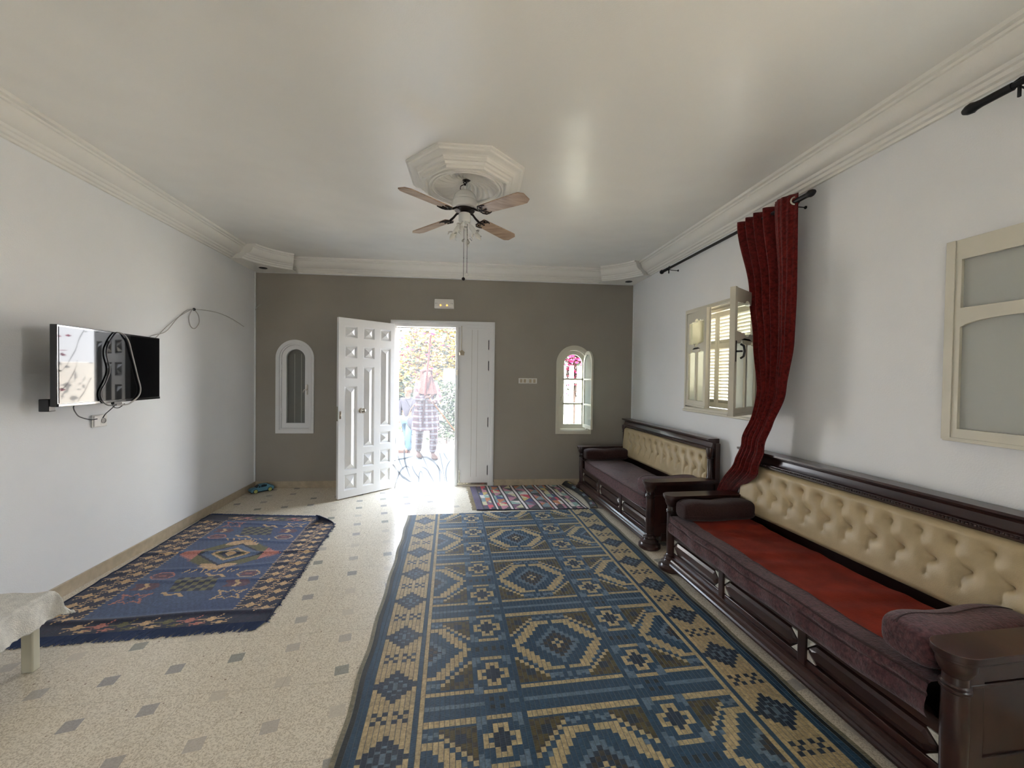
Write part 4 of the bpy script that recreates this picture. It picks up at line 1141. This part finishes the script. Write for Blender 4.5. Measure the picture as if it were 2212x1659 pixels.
def seat(i, red):
    loc, rz = SOF[i][0], SOF[i][1]; where = SOF[i][2]
    lab = 'plum velvet mattress with brick red top on the near banquette' if red else 'plain plum velvet mattress on the far corner banquette'
    e = empty('seat_mattress', (*loc, 0), rz, label=lab, cat='mattress', group='banquette mattresses')
    if red:      # the mattress droops over the rail and sags at the middle
        def top(u, v):
            y = .05+(SL-.10)*v; x = -.03+(SD-.12)*u
            sag = .012*sin(pi*v)
            return (x, y, .425-sag+.004*sin(y*12+x*4)+.012*u)
        MB().add([], []).grid(lambda u, v: (lambda p: (p[0], p[1], p[2]))(top(u, v)), 30, 90).build('top_cloth', 'plum', e, smooth=180)
        def side(u, v):
            y = .05+(SL-.10)*v; x_, _, z_ = top(0, v)
            pr = [(-.0, 0), (-.014, -.008), (-.020, -.030), (-.012, -.045), (-.016, -.052), (-.022, -.075), (-.022, -.105), (-.012, -.125), (.0, -.135)]
            k = u*(len(pr)-1); a = int(min(k, len(pr)-2)); t = k-a
            dx = pr[a][0]+(pr[a+1][0]-pr[a][0])*t; dz = pr[a][1]+(pr[a+1][1]-pr[a][1])*t
            w = .004*sin(y*37+u*4)*sin(pi*u)+.004*sin(y*17)
            return (x_+dx+w, y, z_+dz)
        MB().grid(side, 24, 160).build('side_band', 'plum', e, smooth=180)
        MB().tube([(top(.0, v/60)[0]-.010, top(0, v/60)[1], top(0, v/60)[2]-.002) for v in range(61)], .0045, 6).build('piping', 'brown', e)
        MB().tube([(top(.0, v/60)[0]-.016, top(0, v/60)[1], top(0, v/60)[2]-.048) for v in range(61)], .003, 6).build('piping', 'brown', e)
        def rd(u, v):
            x_, y_, z_ = top(.17+.83*u, .0+1.0*v); return (x_, y_, z_+.005+.003*sin(y_*41+x_*9)*sin(y_*7+1)**2)
        MB().grid(rd, 30, 140).build('red_top', 'red', e, smooth=180)
    else:
        MB().grid(cushion_fn(-.022, SD-.13, .045, SL-.045, .288, .43, .03, .01, .0035), 96, 60).build('top_cloth', 'plum', e, smooth=180)
        MB().tube([(-.018, .06+(SL-.12)*v/40, .418+.002*sin(v)) for v in range(41)], .0045, 6).build('piping', 'brown', e)
    def bol(name, ya, yb_, mat, label, z1, x0=.0):
        b_ = empty(name, (*loc, 0), rz, label=label, cat='bolster', group='banquette bolsters')
        def fn(u, v):
            a = 2*pi*u; b2 = pi*(v-.5); n = .62
            ca_ = abs(cos(a))**n*(1 if cos(a) > 0 else -1); sa_ = abs(sin(a))**n*(1 if sin(a) > 0 else -1)
            cb_ = abs(cos(b2))**.28; sb_ = abs(sin(b2))**.5*(1 if b2 > 0 else -1)
            y = (ya+yb_)/2+(yb_-ya)/2*ca_*cb_; z = (.428+z1)/2+(z1-.428)/2*sa_*cb_; x = x0+.27*(1)+.285*sb_
            z += .006*sin(x*14+1)*(sa_ > 0); y += .005*sin(x*21)
            return (x, y, z)
        MB().grid(fn, 40, 48).build('cover', mat, b_, smooth=180)
        f_ = MB()
        for k in range(2): f_.tube([fn(.22+.30*k, q/20*.8+.1) for q in range(21)], .003, 6)
        f_.build('seam', 'brown', b_)
    bol('bolster_cushion', SL-.23, SL-.045, 'brown' if red else 'brown', 'dark brown bolster against the far arm of the near banquette' if red else 'brown bolster against the far wall end of the corner banquette', .57)
    bol('bolster_cushion', .045, .26, 'plum' if red else 'plum', 'plum plush bolster by the near arm at the lower right photo corner' if red else 'plum bolster mostly hidden behind the near arm of the corner banquette', .575)
seat(0, True); seat(1, False)

# ------------------------------------------------------------------ television
tz = rad(-6.5)*-1
tvx, tvy = -2.412, 2.545
ta = rad(6.4)
tv = empty('television', (tvx, tvy, 1.262), ta, label='black flat-screen television mounted on the left wall with a cable looped over it', cat='television')
TW, TH_ = .90, .480
MB().box((-.035, 0, 0), (.0, TW, TH_)).box((-.055, .10, .03), (-.03, TW-.10, TH_-.10)).build('housing', 'bezel', tv, bevel=.003)
MB().box((-.002, .012, .020), (.0025, TW-.012, TH_-.012)).build('screen', 'screen', tv, smooth=0)
MB().box((-.004, .004, .001), (.005, TW-.004, .018)).build('lower_bezel', 'bezel', tv, bevel=.002)
MB().box((-.01, TW*.46, -.012), (.010, TW*.54, .006)).build('sensor_box', 'black', tv, bevel=.002)
wx = -.215
MB().box((wx, .30, .12), (wx+.012, .52, .36)).box((wx, .38, .18), (-.05, .44, .30)).box((-.075, .25, .10), (-.05, .57, .38)).build('wall_bracket', 'blackm', tv)
MB().box((-.10, .012, -.028), (-.05, .06, .045)).build('corner_foot', 'black', tv, bevel=.004)
def smooth_path(pts, n=6):
    P_ = [Vector(p) for p in pts]; out = []
    for i in range(len(P_)-1):
        a, b_, c, d = P_[max(i-1, 0)], P_[i], P_[i+1], P_[min(i+2, len(P_)-1)]
        for k in range(n):
            t = k/n; out.append(.5*((2*b_)+(c-a)*t+(2*a-5*b_+4*c-d)*t*t+(3*b_-a-3*c+d)*t**3))
    out.append(P_[-1]); return out
Ttv = Matrix.Translation((tvx, tvy, 1.262)) @ Matrix.Rotation(ta, 4, 'Z')
def tvp(lst, x=.012): return [(x if not isinstance(q, tuple) or len(q) < 3 else q[2], q[0]-.06, q[1]) for q in lst]
lp = [(.545, .480, -.01), (.483, .470, .010), (.422, .392), (.406, .324), (.432, .225), (.405, .15), (.358, .077), (.368, .023), (.415, -.012), (.487, -.018)]
lp2 = [(.487, -.018), (.585, -.020), (.635, -.006), (.705, .036), (.724, .09), (.698, .165), (.673, .238), (.636, .345), (.606, .424), (.565, .468, .012), (.545, .482, -.01)]
cb = empty('looped_cable', (tvx, tvy, 1.262), ta, label='grey and black power cable looped over the front of the television', cat='cable')
MB().tube(smooth_path(tvp(lp)), .0042, 8).build('black_half', 'black', cb)
MB().tube(smooth_path(tvp(lp2)), .0048, 8).build('grey_half', 'gcable', cb)
c2 = MB().tube(smooth_path(tvp([(.60, -.016, -.01), (.561, -.041, -.02), (.515, -.033, -.02), (.481, -.005, -.005)])), .0032, 8)
Ti = Ttv.inverted()
c2.tube(smooth_path([Ti @ Vector(q) for q in ((-2.49, 3.027, 1.248), (-2.562, 3.065, 1.205), (-2.645, 3.125, 1.168), (-2.672, 3.137, 1.140))]), .0032, 8)
c2.tube(smooth_path([Ti @ Vector(q) for q in ((-2.46, 2.70, 1.268), (-2.471, 2.705, 1.247), (-2.504, 2.752, 1.215), (-2.58, 2.865, 1.174), (-2.649, 3.016, 1.139), (-2.670, 3.09, 1.136))]), .0032, 8)
c2.build('supply_lead', 'black', cb)
TLp = TL
so = empty('wall_socket', (-2.690, 3.125, 1.120), AL, label='white double wall socket with plug just under the television', cat='socket')
MB().box((0, -.06, -.044), (.010, .06, .044)).build('cover_plate', 'wplastic', so, bevel=.004)
MB().box((.010, -.055, -.038), (.016, -.005, .038)).build('plug', 'wplastic', so, bevel=.004)
MB().lathe([(.001, 0), (.019, 0), (.020, .003), (.017, .004), (.016, -.004), (.001, -.004)], 20, T=Matrix.Translation((.011, .026, -.002)) @ Matrix.Rotation(pi/2, 4, 'Y')).build('outlet', 'gcable', so)
ac = empty('aerial_cable', (0, 0, 0), label='thin grey aerial cable pinned in a loop on the left wall above the television', cat='cable')
m = MB().tube(smooth_path([(-2.60, 3.35, 1.66), (-2.71, 3.612, 1.77), (-2.715, 3.781, 1.828), (-2.725, 3.926, 1.957), (-2.735, 4.064, 2.057), (-2.742, 4.185, 2.089), (-2.752, 4.396, 2.111), (-2.765, 4.62, 2.116), (-2.780, 4.869, 2.09), (-2.795, 5.119, 2.035)]), .0032, 6)
m.tube(smooth_path([(-2.745, 4.156, 2.081), (-2.741, 4.11, 2.007), (-2.742, 4.128, 1.926), (-2.746, 4.195, 1.904), (-2.750, 4.263, 1.968), (-2.749, 4.253, 2.041), (-2.748, 4.194, 2.087)]), .0036, 6)
m.tube(smooth_path([(-2.66, 3.45, 1.66), (-2.715, 3.661, 1.755), (-2.723, 3.812, 1.880), (-2.733, 3.994, 2.003), (-2.744, 4.156, 2.087)]), .0032, 6)
m.build('wire', 'gcable', ac); MB().ball((-2.748, 4.19, 2.09), .014, 10).build('clip', 'black', ac)
m = MB().tube(smooth_path([(-2.818, Y0-.02, 2.275), (-2.80, Y0-.02, 2.31), (-2.775, Y0-.015, 2.34), (-2.755, Y0-.004, 2.355)]), .004, 6)
tag(m.build('cable_end', 'gcable'), 'short white cable stub coming out of the far wall by the left corner', 'cable')

em = empty('emergency_light', (-.438, Y0-.002, 2.428), label='white emergency light with two amber leds above the doorway', cat='light fitting')
MB().prism([(-.128, -.055), (-.124, -.06), (.124, -.06), (.128, -.055), (.124, .056), (.118, .06), (-.118, .06), (-.124, .056)], -.045, 0, 'y').build('case', 'wplastic', em, bevel=.008, seg=3)
MB().box((-.11, -.050, -.035), (.11, -.044, .035)).build('lens', 'wplastic', em, bevel=.006)
for x in (-.045, .038): MB().ball((x, -.052, -.022), .011, 10).build('amber_led', 'led', em)
m = MB()
for s in (-1, 1): m.box((s*.095-.016, -.0515, .0), (s*.095+.016, -.0495, .004)).add([(s*.118, -.051, .002), (s*.106, -.051, .010), (s*.106, -.051, -.006)], [(0, 1, 2)])
m.build('arrow_mark', 'gcable', em, smooth=0)
sw = empty('light_switch', (.692, Y0-.002, 1.424), label='white four-gang switch plate on the taupe wall right of the door', cat='switch')
MB().box((-.126, -.009, -.036), (.0, 0, .036)).box((.002, -.009, -.036), (.126, 0, .036)).build('plate', 'wplastic', sw, bevel=.003)
for x in (-.09, -.04, .035, .09): MB().box((x-.016, -.014, -.024), (x+.016, -.008, .024)).build('rocker', 'skirt' if x < 9 else 'white', sw, bevel=.002)
bp = MB().box((.634, Y0-.006, .480), (.755, Y0-.001, .598))
tag(bp.build('blanking_plate', 'grey', bevel=.002), 'blanking plate painted taupe like the wall, low beside the door', 'plate')

# toy car
car = empty('toy_car', (-2.662, 5.262, 0), rad(-134.4), label='blue toy car with lime wheels on the floor by the left corner', cat='toy car')
L2 = .13
side = [(-.125, .022), (.125, .020), (.132, .034), (.128, .048), (.10, .058), (.062, .064), (.030, .094), (-.020, .102), (-.062, .096), (-.098, .070), (-.128, .064), (-.132, .040)]
m = MB()
for sgn in (0,):
    n = len(side); V = []
    for w, k in ((-.052, 1), (-.046, 1.0), (.046, 1.0), (.052, 1)):
        for x, z in side:
            tw = 1 if z < .066 else 1-(z-.066)*9
            V.append((x*(1 if abs(w) < .05 else .97), w*tw, .02+(z-.02)*(1 if abs(w) < .05 else .93)))
    F = [tuple(range(n)), tuple(3*n+i for i in reversed(range(n)))]
    for a in range(3): F += [(a*n+i, a*n+(i+1) % n, (a+1)*n+(i+1) % n, (a+1)*n+i) for i in range(n)]
    m.add(V, F)
m.build('body', 'toyblue', car, bevel=.003, seg=2)
m = MB()
for s in (-1, 1):
    yy = lambda z: s*(.0535*(1-(max(z, .066)-.066)*9))
    for poly in ([(.050, .068), (.028, .068), (.026, .090)], [(.020, .068), (-.040, .070), (-.048, .090), (-.018, .096), (.014, .092)]):
        m.prism([(a, b_) for a, b_ in poly], s*.036, s*.0505, 'y')
m.build('side_window', 'toydark', car, smooth=0)
m = MB().add([(.064, -.040, .0665), (.064, .040, .0665), (.034, .030, .0925), (.034, -.030, .0925)], [(0, 1, 2, 3)]); m.add([(-.068, -.034, .0945), (-.068, .034, .0945), (-.099, .04, .0725), (-.099, -.04, .0725)], [(0, 1, 2, 3)])
m.build('windscreen', 'toydark', car, smooth=0, solid=.003)
MB().box((-.120, -.05, .010), (.125, .05, .024)).build('underbody', 'toydark', car, bevel=.003)
for x in (-.080, .080):
    for s in (-1, 1):
        T = Matrix.Translation((x, s*.045, .027)) @ Matrix.Rotation(-s*pi/2, 4, 'X')
        w = MB().lathe([(.020, -.004), (.026, -.002), (.0268, .004), (.025, .010), (.021, .0115)], 24, T=T).build('tyre', 'toydark', car)
        MB().lathe([(.021, .011), (.018, .010), (.012, .013), (.004, .012), (.001, .013)], 24, T=T).build('wheel_disc', 'toyyel', w)

# small table with a lace cloth at the left edge
tb = empty('low_table', (-2.125, 2.185, 0), .10, label='low cream table at the left photo edge, mostly under a lace cloth', cat='table')
MB().box((-.46, -.80, .335), (.0, 0, .360)).build('table_top', 'legpaint', tb, bevel=.004)
MB().box((-.44, -.78, .27), (-.02, -.02, .335)).build('apron', 'legpaint', tb, bevel=.003)
for x, y in ((-.065, -.052), (-.445, -.052), (-.065, -.79), (-.445, -.79)): MB().box((x, y, 0), (x+.050, y+.040, .30)).build('leg', 'legpaint', tb, bevel=.006)
ct = empty('lace_tablecloth', (-2.125, 2.185, 0), .10, label='crumpled white linen cloth with lace corner on the low table', cat='tablecloth')
def cloth(u, v):
    x = -.53+.67*u; y = -.95+1.10*v
    ox = max(0, x-.008)+max(0, -.462-x); oy = max(0, y-.008)+max(0, -.808-y)
    px_ = min(max(x, -.462), .008); py_ = min(max(y, -.808), .008)
    drop = max(ox, oy)*.97+.15*min(ox, oy); fl2 = min(ox, oy)
    sx_ = 1 if x > 0 else -1; sy_ = 1 if y > 0 else -1
    if ox > 0: px_ += sx_*(.010+.16*ox+.34*fl2*(1 if ox > oy else .3)+.009*sin(y*42)*min(1, ox*12))
    if oy > 0: py_ += sy_*(.010+.16*oy+.34*fl2*(1 if oy >= ox else .3)+.009*sin(x*46+1)*min(1, oy*12))
    z = .364-drop+(.0035*sin(x*33+y*11)+.003*sin(y*27-x*9)+.004*sin(x*14-y*19)+.004)*(1 if drop <= 0 else .3)
    sc = .006*abs(sin((x+y)*75))*(1 if (u > .985 or v > .985 or u < .015 or v < .015) else 0)
    return (px_, py_, z+sc)
MB().grid(cloth, 130, 170).build('cloth', 'lace', ct, smooth=180, solid=.003)

# ------------------------------------------------------------------ outside
S(MB().box((-14, Y0+.22, -.10), (14, 7.95, -.03)).build('terrace', 'terrace', smooth=0))
S(MB().box((-40, -40, -.25), (XR+.6, YB-.22, -.06)).build('rear_yard', 'terrace', smooth=0))
S(MB().box((-40, 7.95, -.25), (40, 60, -.10)).box((XR+.6, -40, -.25), (40, 7.95, -.10)).build('garden_soil', 'dirt', smooth=0))
S(MB().box((-.80, 9.9, -.1), (6, 10.1, 1.66)).build('garden_wall', 'gwall', bevel=.01))
k_ = MB()
for i in range(4): k_.box((-2.25+i*.23, 7.95, -.10), (-2.03+i*.23, 8.10, .02))
tag(k_.build('brick_kerb', 'brick', bevel=.006), 'terracotta brick kerb at the left edge of the terrace outside the door', 'kerb')
def tree(name, loc, h, rx_, rz_, mats, label, seed, n=1800, trunk=.07, lean=0, sg_=.16):
    R_ = random.Random(seed); e = empty(name, loc, 0, label=label, cat='tree')
    m = MB(); top = Vector((lean, 0, h*.55)); m.tube([(0, 0, -.1), (lean*.4, 0, h*.3), tuple(top)], [trunk, trunk*.8, trunk*.6], 8)
    tips = []
    for i in range(16):
        a = R_.uniform(0, 2*pi); r = R_.uniform(.4, 1)*rx_; z = h+R_.uniform(-1, .6)*rz_
        p2 = Vector((lean+r*cos(a), r*sin(a)*.8, z)); s_ = Vector((lean*R_.uniform(.5, 1), 0, h*R_.uniform(.35, .6)))
        mid = s_.lerp(p2, .5)+Vector((R_.uniform(-.2, .2), 0, R_.uniform(-.1, .3)))
        pt = smooth_path([s_, mid, p2], 5); m.tube(pt, [trunk*.42*(1-k/len(pt)*.8) for k in range(len(pt))], 6); tips += pt[3:]
        for q in range(3):
            p3 = mid.lerp(p2, R_.random())+Vector((R_.uniform(-.6, .6), R_.uniform(-.4, .4), R_.uniform(-.7, .4))); m.tube([mid, mid.lerp(p3, .5)+Vector((0, 0, .08)), p3], [trunk*.2, trunk*.15, trunk*.06], 5); tips += [p3, mid.lerp(p3, .7)]
    m.build('trunk', 'bark', e)
    ms = [MB() for _ in mats]
    for i in range(n):
        t = R_.choice(tips); p = t+Vector((R_.gauss(0, sg_), R_.gauss(0, sg_), R_.gauss(0, sg_))); s_ = R_.uniform(.035, .085)
        q = Matrix.Rotation(R_.uniform(0, 6), 4, 'Z') @ Matrix.Rotation(R_.uniform(0, 3), 4, 'X')
        k = 0 if R_.random() < .72 or len(mats) == 1 else R_.randrange(1, len(mats))
        ms[k].add([p+q @ Vector(v) for v in ((-s_, 0, 0), (0, -s_*.5, s_*.12), (s_, 0, 0), (0, s_*.5, s_*.12))], [(0, 1, 2, 3)])
    for mm, mt_ in zip(ms, mats):
        if mm.v: tag(mm.build('foliage' if mt_ != 'leafp' else 'blossom', mt_, e, smooth=0, norm=False), kind='stuff')
tree('garden_tree', (-2.0, 11.5, -.1), 2.5, 1.1, 1.6, ['leafy', 'leafg', 'leafp'], 'yellow-green tree with pink blossom behind the garden wall, left in the doorway', 4, 5200, sg_=.26)
tree('garden_tree', (-.45, 11.4, -.1), 2.6, 1.0, 1.1, ['leafy', 'leafg'], 'yellow-leaved tree behind the garden wall, right in the doorway', 9, 4600, sg_=.26)
tree('flowering_bush', (-1.75, 9.2, -.1), 1.4, .5, .8, ['leafg', 'leafy'], 'loose leafy bush left of the garden wall at the left side of the doorway', 12, 2600, trunk=.03)
tree('flowering_bush', (2.25, 9.15, -.1), 2.4, .45, .7, ['leafp', 'leafg'], 'pink flowering bush seen through the right arched window', 15, 900, trunk=.04)
hd = empty('clipped_hedge', (-.40, 9.45, -.1), label='grey-green hedge below the white wall at the right of the doorway', cat='hedge')
R_ = random.Random(5); m = MB()
for i in range(7000):
    p = Vector((R_.uniform(-.62, .75), R_.uniform(-.22, .22), R_.uniform(.15, 1.46)+.04*sin(i))); s_ = R_.uniform(.02, .045)
    q = Matrix.Rotation(R_.uniform(0, 6), 4, 'Z') @ Matrix.Rotation(R_.uniform(0, 3), 4, 'X')
    m.add([p+q @ Vector(v) for v in ((-s_, 0, 0), (0, -s_*.5, 0), (s_, 0, 0), (0, s_*.5, 0))], [(0, 1, 2, 3)])
tag(m.build('foliage', 'leafg', hd, smooth=0, norm=False), kind='stuff')
m = MB()
for i in range(6): m.tube([(-.5+i*.22, 0, 0), (-.5+i*.22+.03, .02, .6), (-.52+i*.23, 0, 1.2)], [.02, .016, .008], 6)
m.build('stem', 'bark', hd)
fe = empty('cream_fence', (1.55, 8.0, -.03), label='cream upright boards of a fence seen through the right arched window', cat='fence')
for i in range(8): MB().box((i*.16, 0, 0), (i*.16+.085, .03, 1.75)).build('board', 'cream', fe, bevel=.004)
MB().box((-.05, .03, .4), (1.35, .06, .48)).box((-.05, .03, 1.4), (1.35, .06, 1.48)).build('rail', 'cream', fe)

# people beyond the voile
def person(loc, rz, k, label, top, legs, hold):
    e = empty('person', loc, rz, label=label, cat='person'); e.scale = (k, k, k)
    J = {'pel': ((0, 0, .86), (.125, .10)), 'sp': ((0, .01, 1.02), (.115, .09)), 'ch': ((0, .01, 1.20), (.13, .095)), 'nk': ((0, 0, 1.335), .048), 'hd': ((0, -.015, 1.43), (.070, .085)), 'ht': ((0, .0, 1.51), (.068, .080))}
    E_ = [('pel', 'sp'), ('sp', 'ch'), ('ch', 'nk'), ('nk', 'hd'), ('hd', 'ht')]
    arms = hold
    for s, (el, wr) in zip(('L', 'R'), arms):
        sg = 1 if s == 'L' else -1
        J['sh'+s] = ((sg*.155, .01, 1.265), .052); J['el'+s] = (el, .038); J['wr'+s] = (wr, .026)
        d = (Vector(wr)-Vector(el)).normalized(); pm_ = Vector(wr)+d*.05; J['pa'+s] = (tuple(pm_), (.034, .020))
        E_ += [('ch', 'sh'+s), ('sh'+s, 'el'+s), ('el'+s, 'wr'+s), ('wr'+s, 'pa'+s)]
        sd_ = d.cross(Vector((0, 0, 1))); sd_ = sd_.normalized() if sd_.length > .1 else Vector((1, 0, 0)); cu_ = sd_.cross(d)
        for f, (o_, ln) in enumerate(((-.028, .055), (-.010, .068), (.009, .064), (.027, .050))):
            a_ = pm_+d*.03+sd_*o_; b_ = a_+d*ln*.6+cu_*.012; c_ = b_+d*ln*.25+cu_*.028
            for q, p_ in enumerate((a_, b_, c_)): J['f%s%d%d' % (s, f, q)] = (tuple(p_), .0095)
            E_ += [('pa'+s, 'f%s%d0' % (s, f)), ('f%s%d0' % (s, f), 'f%s%d1' % (s, f)), ('f%s%d1' % (s, f), 'f%s%d2' % (s, f))]
        t1_ = Vector(wr)+d*.035+sd_*-.032+cu_*.01; t2_ = t1_+d*.035-sd_*.018+cu_*.02
        J['t%s1' % s] = (tuple(t1_), .011); J['t%s2' % s] = (tuple(t2_), .010); E_ += [('wr'+s, 't%s1' % s), ('t%s1' % s, 't%s2' % s)]
    for s, sg in (('L', 1), ('R', -1)):
        st = sg*.13
        J['hp'+s] = ((sg*.080, 0, .82), .088); J['kn'+s] = ((sg*.088, -.02-st*.9, .47), .056); J['an'+s] = ((sg*.090, st*-.9+.04, .09), .036); J['to'+s] = ((sg*.098, st*-.9-.12, .035), .032)
        E_ += [('pel', 'hp'+s), ('hp'+s, 'kn'+s), ('kn'+s, 'an'+s), ('an'+s, 'to'+s)]
    skin('body', J, E_, 'skin', e, 'pel')
    fc = MB()
    for sx_ in (-1, 1): fc.ball((sx_*.028, -.093, 1.455), .009, 8); fc.ball((sx_*.073, -.005, 1.445), .015, 8, sc=(.5, 1, 1.5))
    fc.ball((0, -.106, 1.430), .012, 8, sc=(.8, 1, 1.6)); fc.ball((0, -.098, 1.398), .016, 8, sc=(1.3, .4, .35)); fc.build('face_features', 'skin', e)
    grow = lambda ks, g: {q: (J[q][0], tuple(x+g for x in J[q][1]) if isinstance(J[q][1], tuple) else J[q][1]+g) for q in ks}
    tk = ['pel', 'sp', 'ch', 'shL', 'shR', 'elL', 'elR', 'wrL', 'wrR', 'hpL', 'hpR']
    T_ = grow(tk, .022); T_['nk0'] = ((0, 0, 1.29), .065)
    skin('tunic', T_, [('pel', 'sp'), ('sp', 'ch'), ('ch', 'nk0'), ('ch', 'shL'), ('ch', 'shR'), ('shL', 'elL'), ('shR', 'elR'), ('elL', 'wrL'), ('elR', 'wrR'), ('pel', 'hpL'), ('pel', 'hpR')], top, e, 'pel')
    skin('trousers', grow(['pel', 'hpL', 'hpR', 'knL', 'knR', 'anL', 'anR'], .024), [('pel', 'hpL'), ('pel', 'hpR'), ('hpL', 'knL'), ('hpR', 'knR'), ('knL', 'anL'), ('knR', 'anR')], legs, e, 'pel')
    for s in 'LR':
        t_, a_ = J['to'+s][0], J['an'+s][0]
        MB().ball(((t_[0]+a_[0])/2, (t_[1]+a_[1])/2-.01, .042), .05, 14, sc=(.95, 2.5, .85)).build('shoe', 'shoe', e)
    return e
p1 = person((-.90, 7.42, -.03), rad(25), 1.06, 'person in brown headscarf and plaid tunic and trousers stepping along the terrace outside', 'plaid', 'plaid',
            [((.20, -.08, 1.02), (.06, -.20, .98)), ((-.20, -.06, 1.02), (-.07, -.20, 1.06))])
def scf(u, v):
    a = 2*pi*u; z = 1.560-.44*v; r = .108*min(1, (v*9)**.5) if v < .12 else .105+.13*max(0, v-.40)
    f_ = .014*sin(a*9)*v
    return ((r+f_)*cos(a), .015+(r+f_)*1.05*sin(a)+(.085*max(0, 1-abs((v-.24)/.15))*max(0, -sin(a))**2 if .1 < v < .39 else 0), z)
def hem(u, v):
    a = 2*pi*u; r = .155+.06*v+.012*sin(a*7)*v
    return (r*1.12*cos(a), .01+r*.95*sin(a), 1.02-.52*v)
MB().grid(hem, 48, 16).build('tunic_skirt', 'plaid', p1, smooth=180)
MB().grid(scf, 48, 24).build('headscarf', 'scarf', p1, smooth=180)
p2 = person((-1.36, 8.20, -.10), rad(-20), .86, 'person in a grey jacket and light jeans behind the plaid figure, carrying a grey bag', 'greyj', 'jeans',
            [((.19, -.04, 1.0), (.17, -.10, .80)), ((-.22, -.02, 1.0), (-.18, -.08, .82))])
MB().ball((0, .012, 1.49), .095, 20, sc=(.92, 1.05, .95)).build('hair', 'shoe', p2, smooth=180)
bg_ = empty('shoulder_bag', (-1.19, 8.02, .42), rad(-15), label='round dark grey shoulder bag carried by the person in the grey jacket', cat='bag')
MB().ball((0, 0, .14), .16, 24, sc=(1.05, .45, .95)).build('bag_body', 'greyj', bg_, smooth=180)
MB().tube(smooth_path([(-.13, 0, .20), (-.10, .0, .38), (0, .03, .50), (.10, 0, .38), (.13, 0, .20)]), .009, 8).build('strap', 'shoe', bg_)
pl_ = MB().tube([(-.945, 7.22, .60), (-.815, 7.22, 2.20)], .017, 10)
tag(pl_.build('brown_pole', 'redpole'), 'red-brown pole held upright in front of the plaid figure outside', 'pole')
cn = MB().tube(smooth_path([(-.93, 7.30, 1.20), (-.62, 7.36, .79), (-.38, 7.4, .47), (-.03, 7.45, -.02)]), [.012]*19, 8)
tag(cn.build('bamboo_cane', 'cane'), 'orange-brown cane sloping to the terrace right of the plaid figure', 'cane')
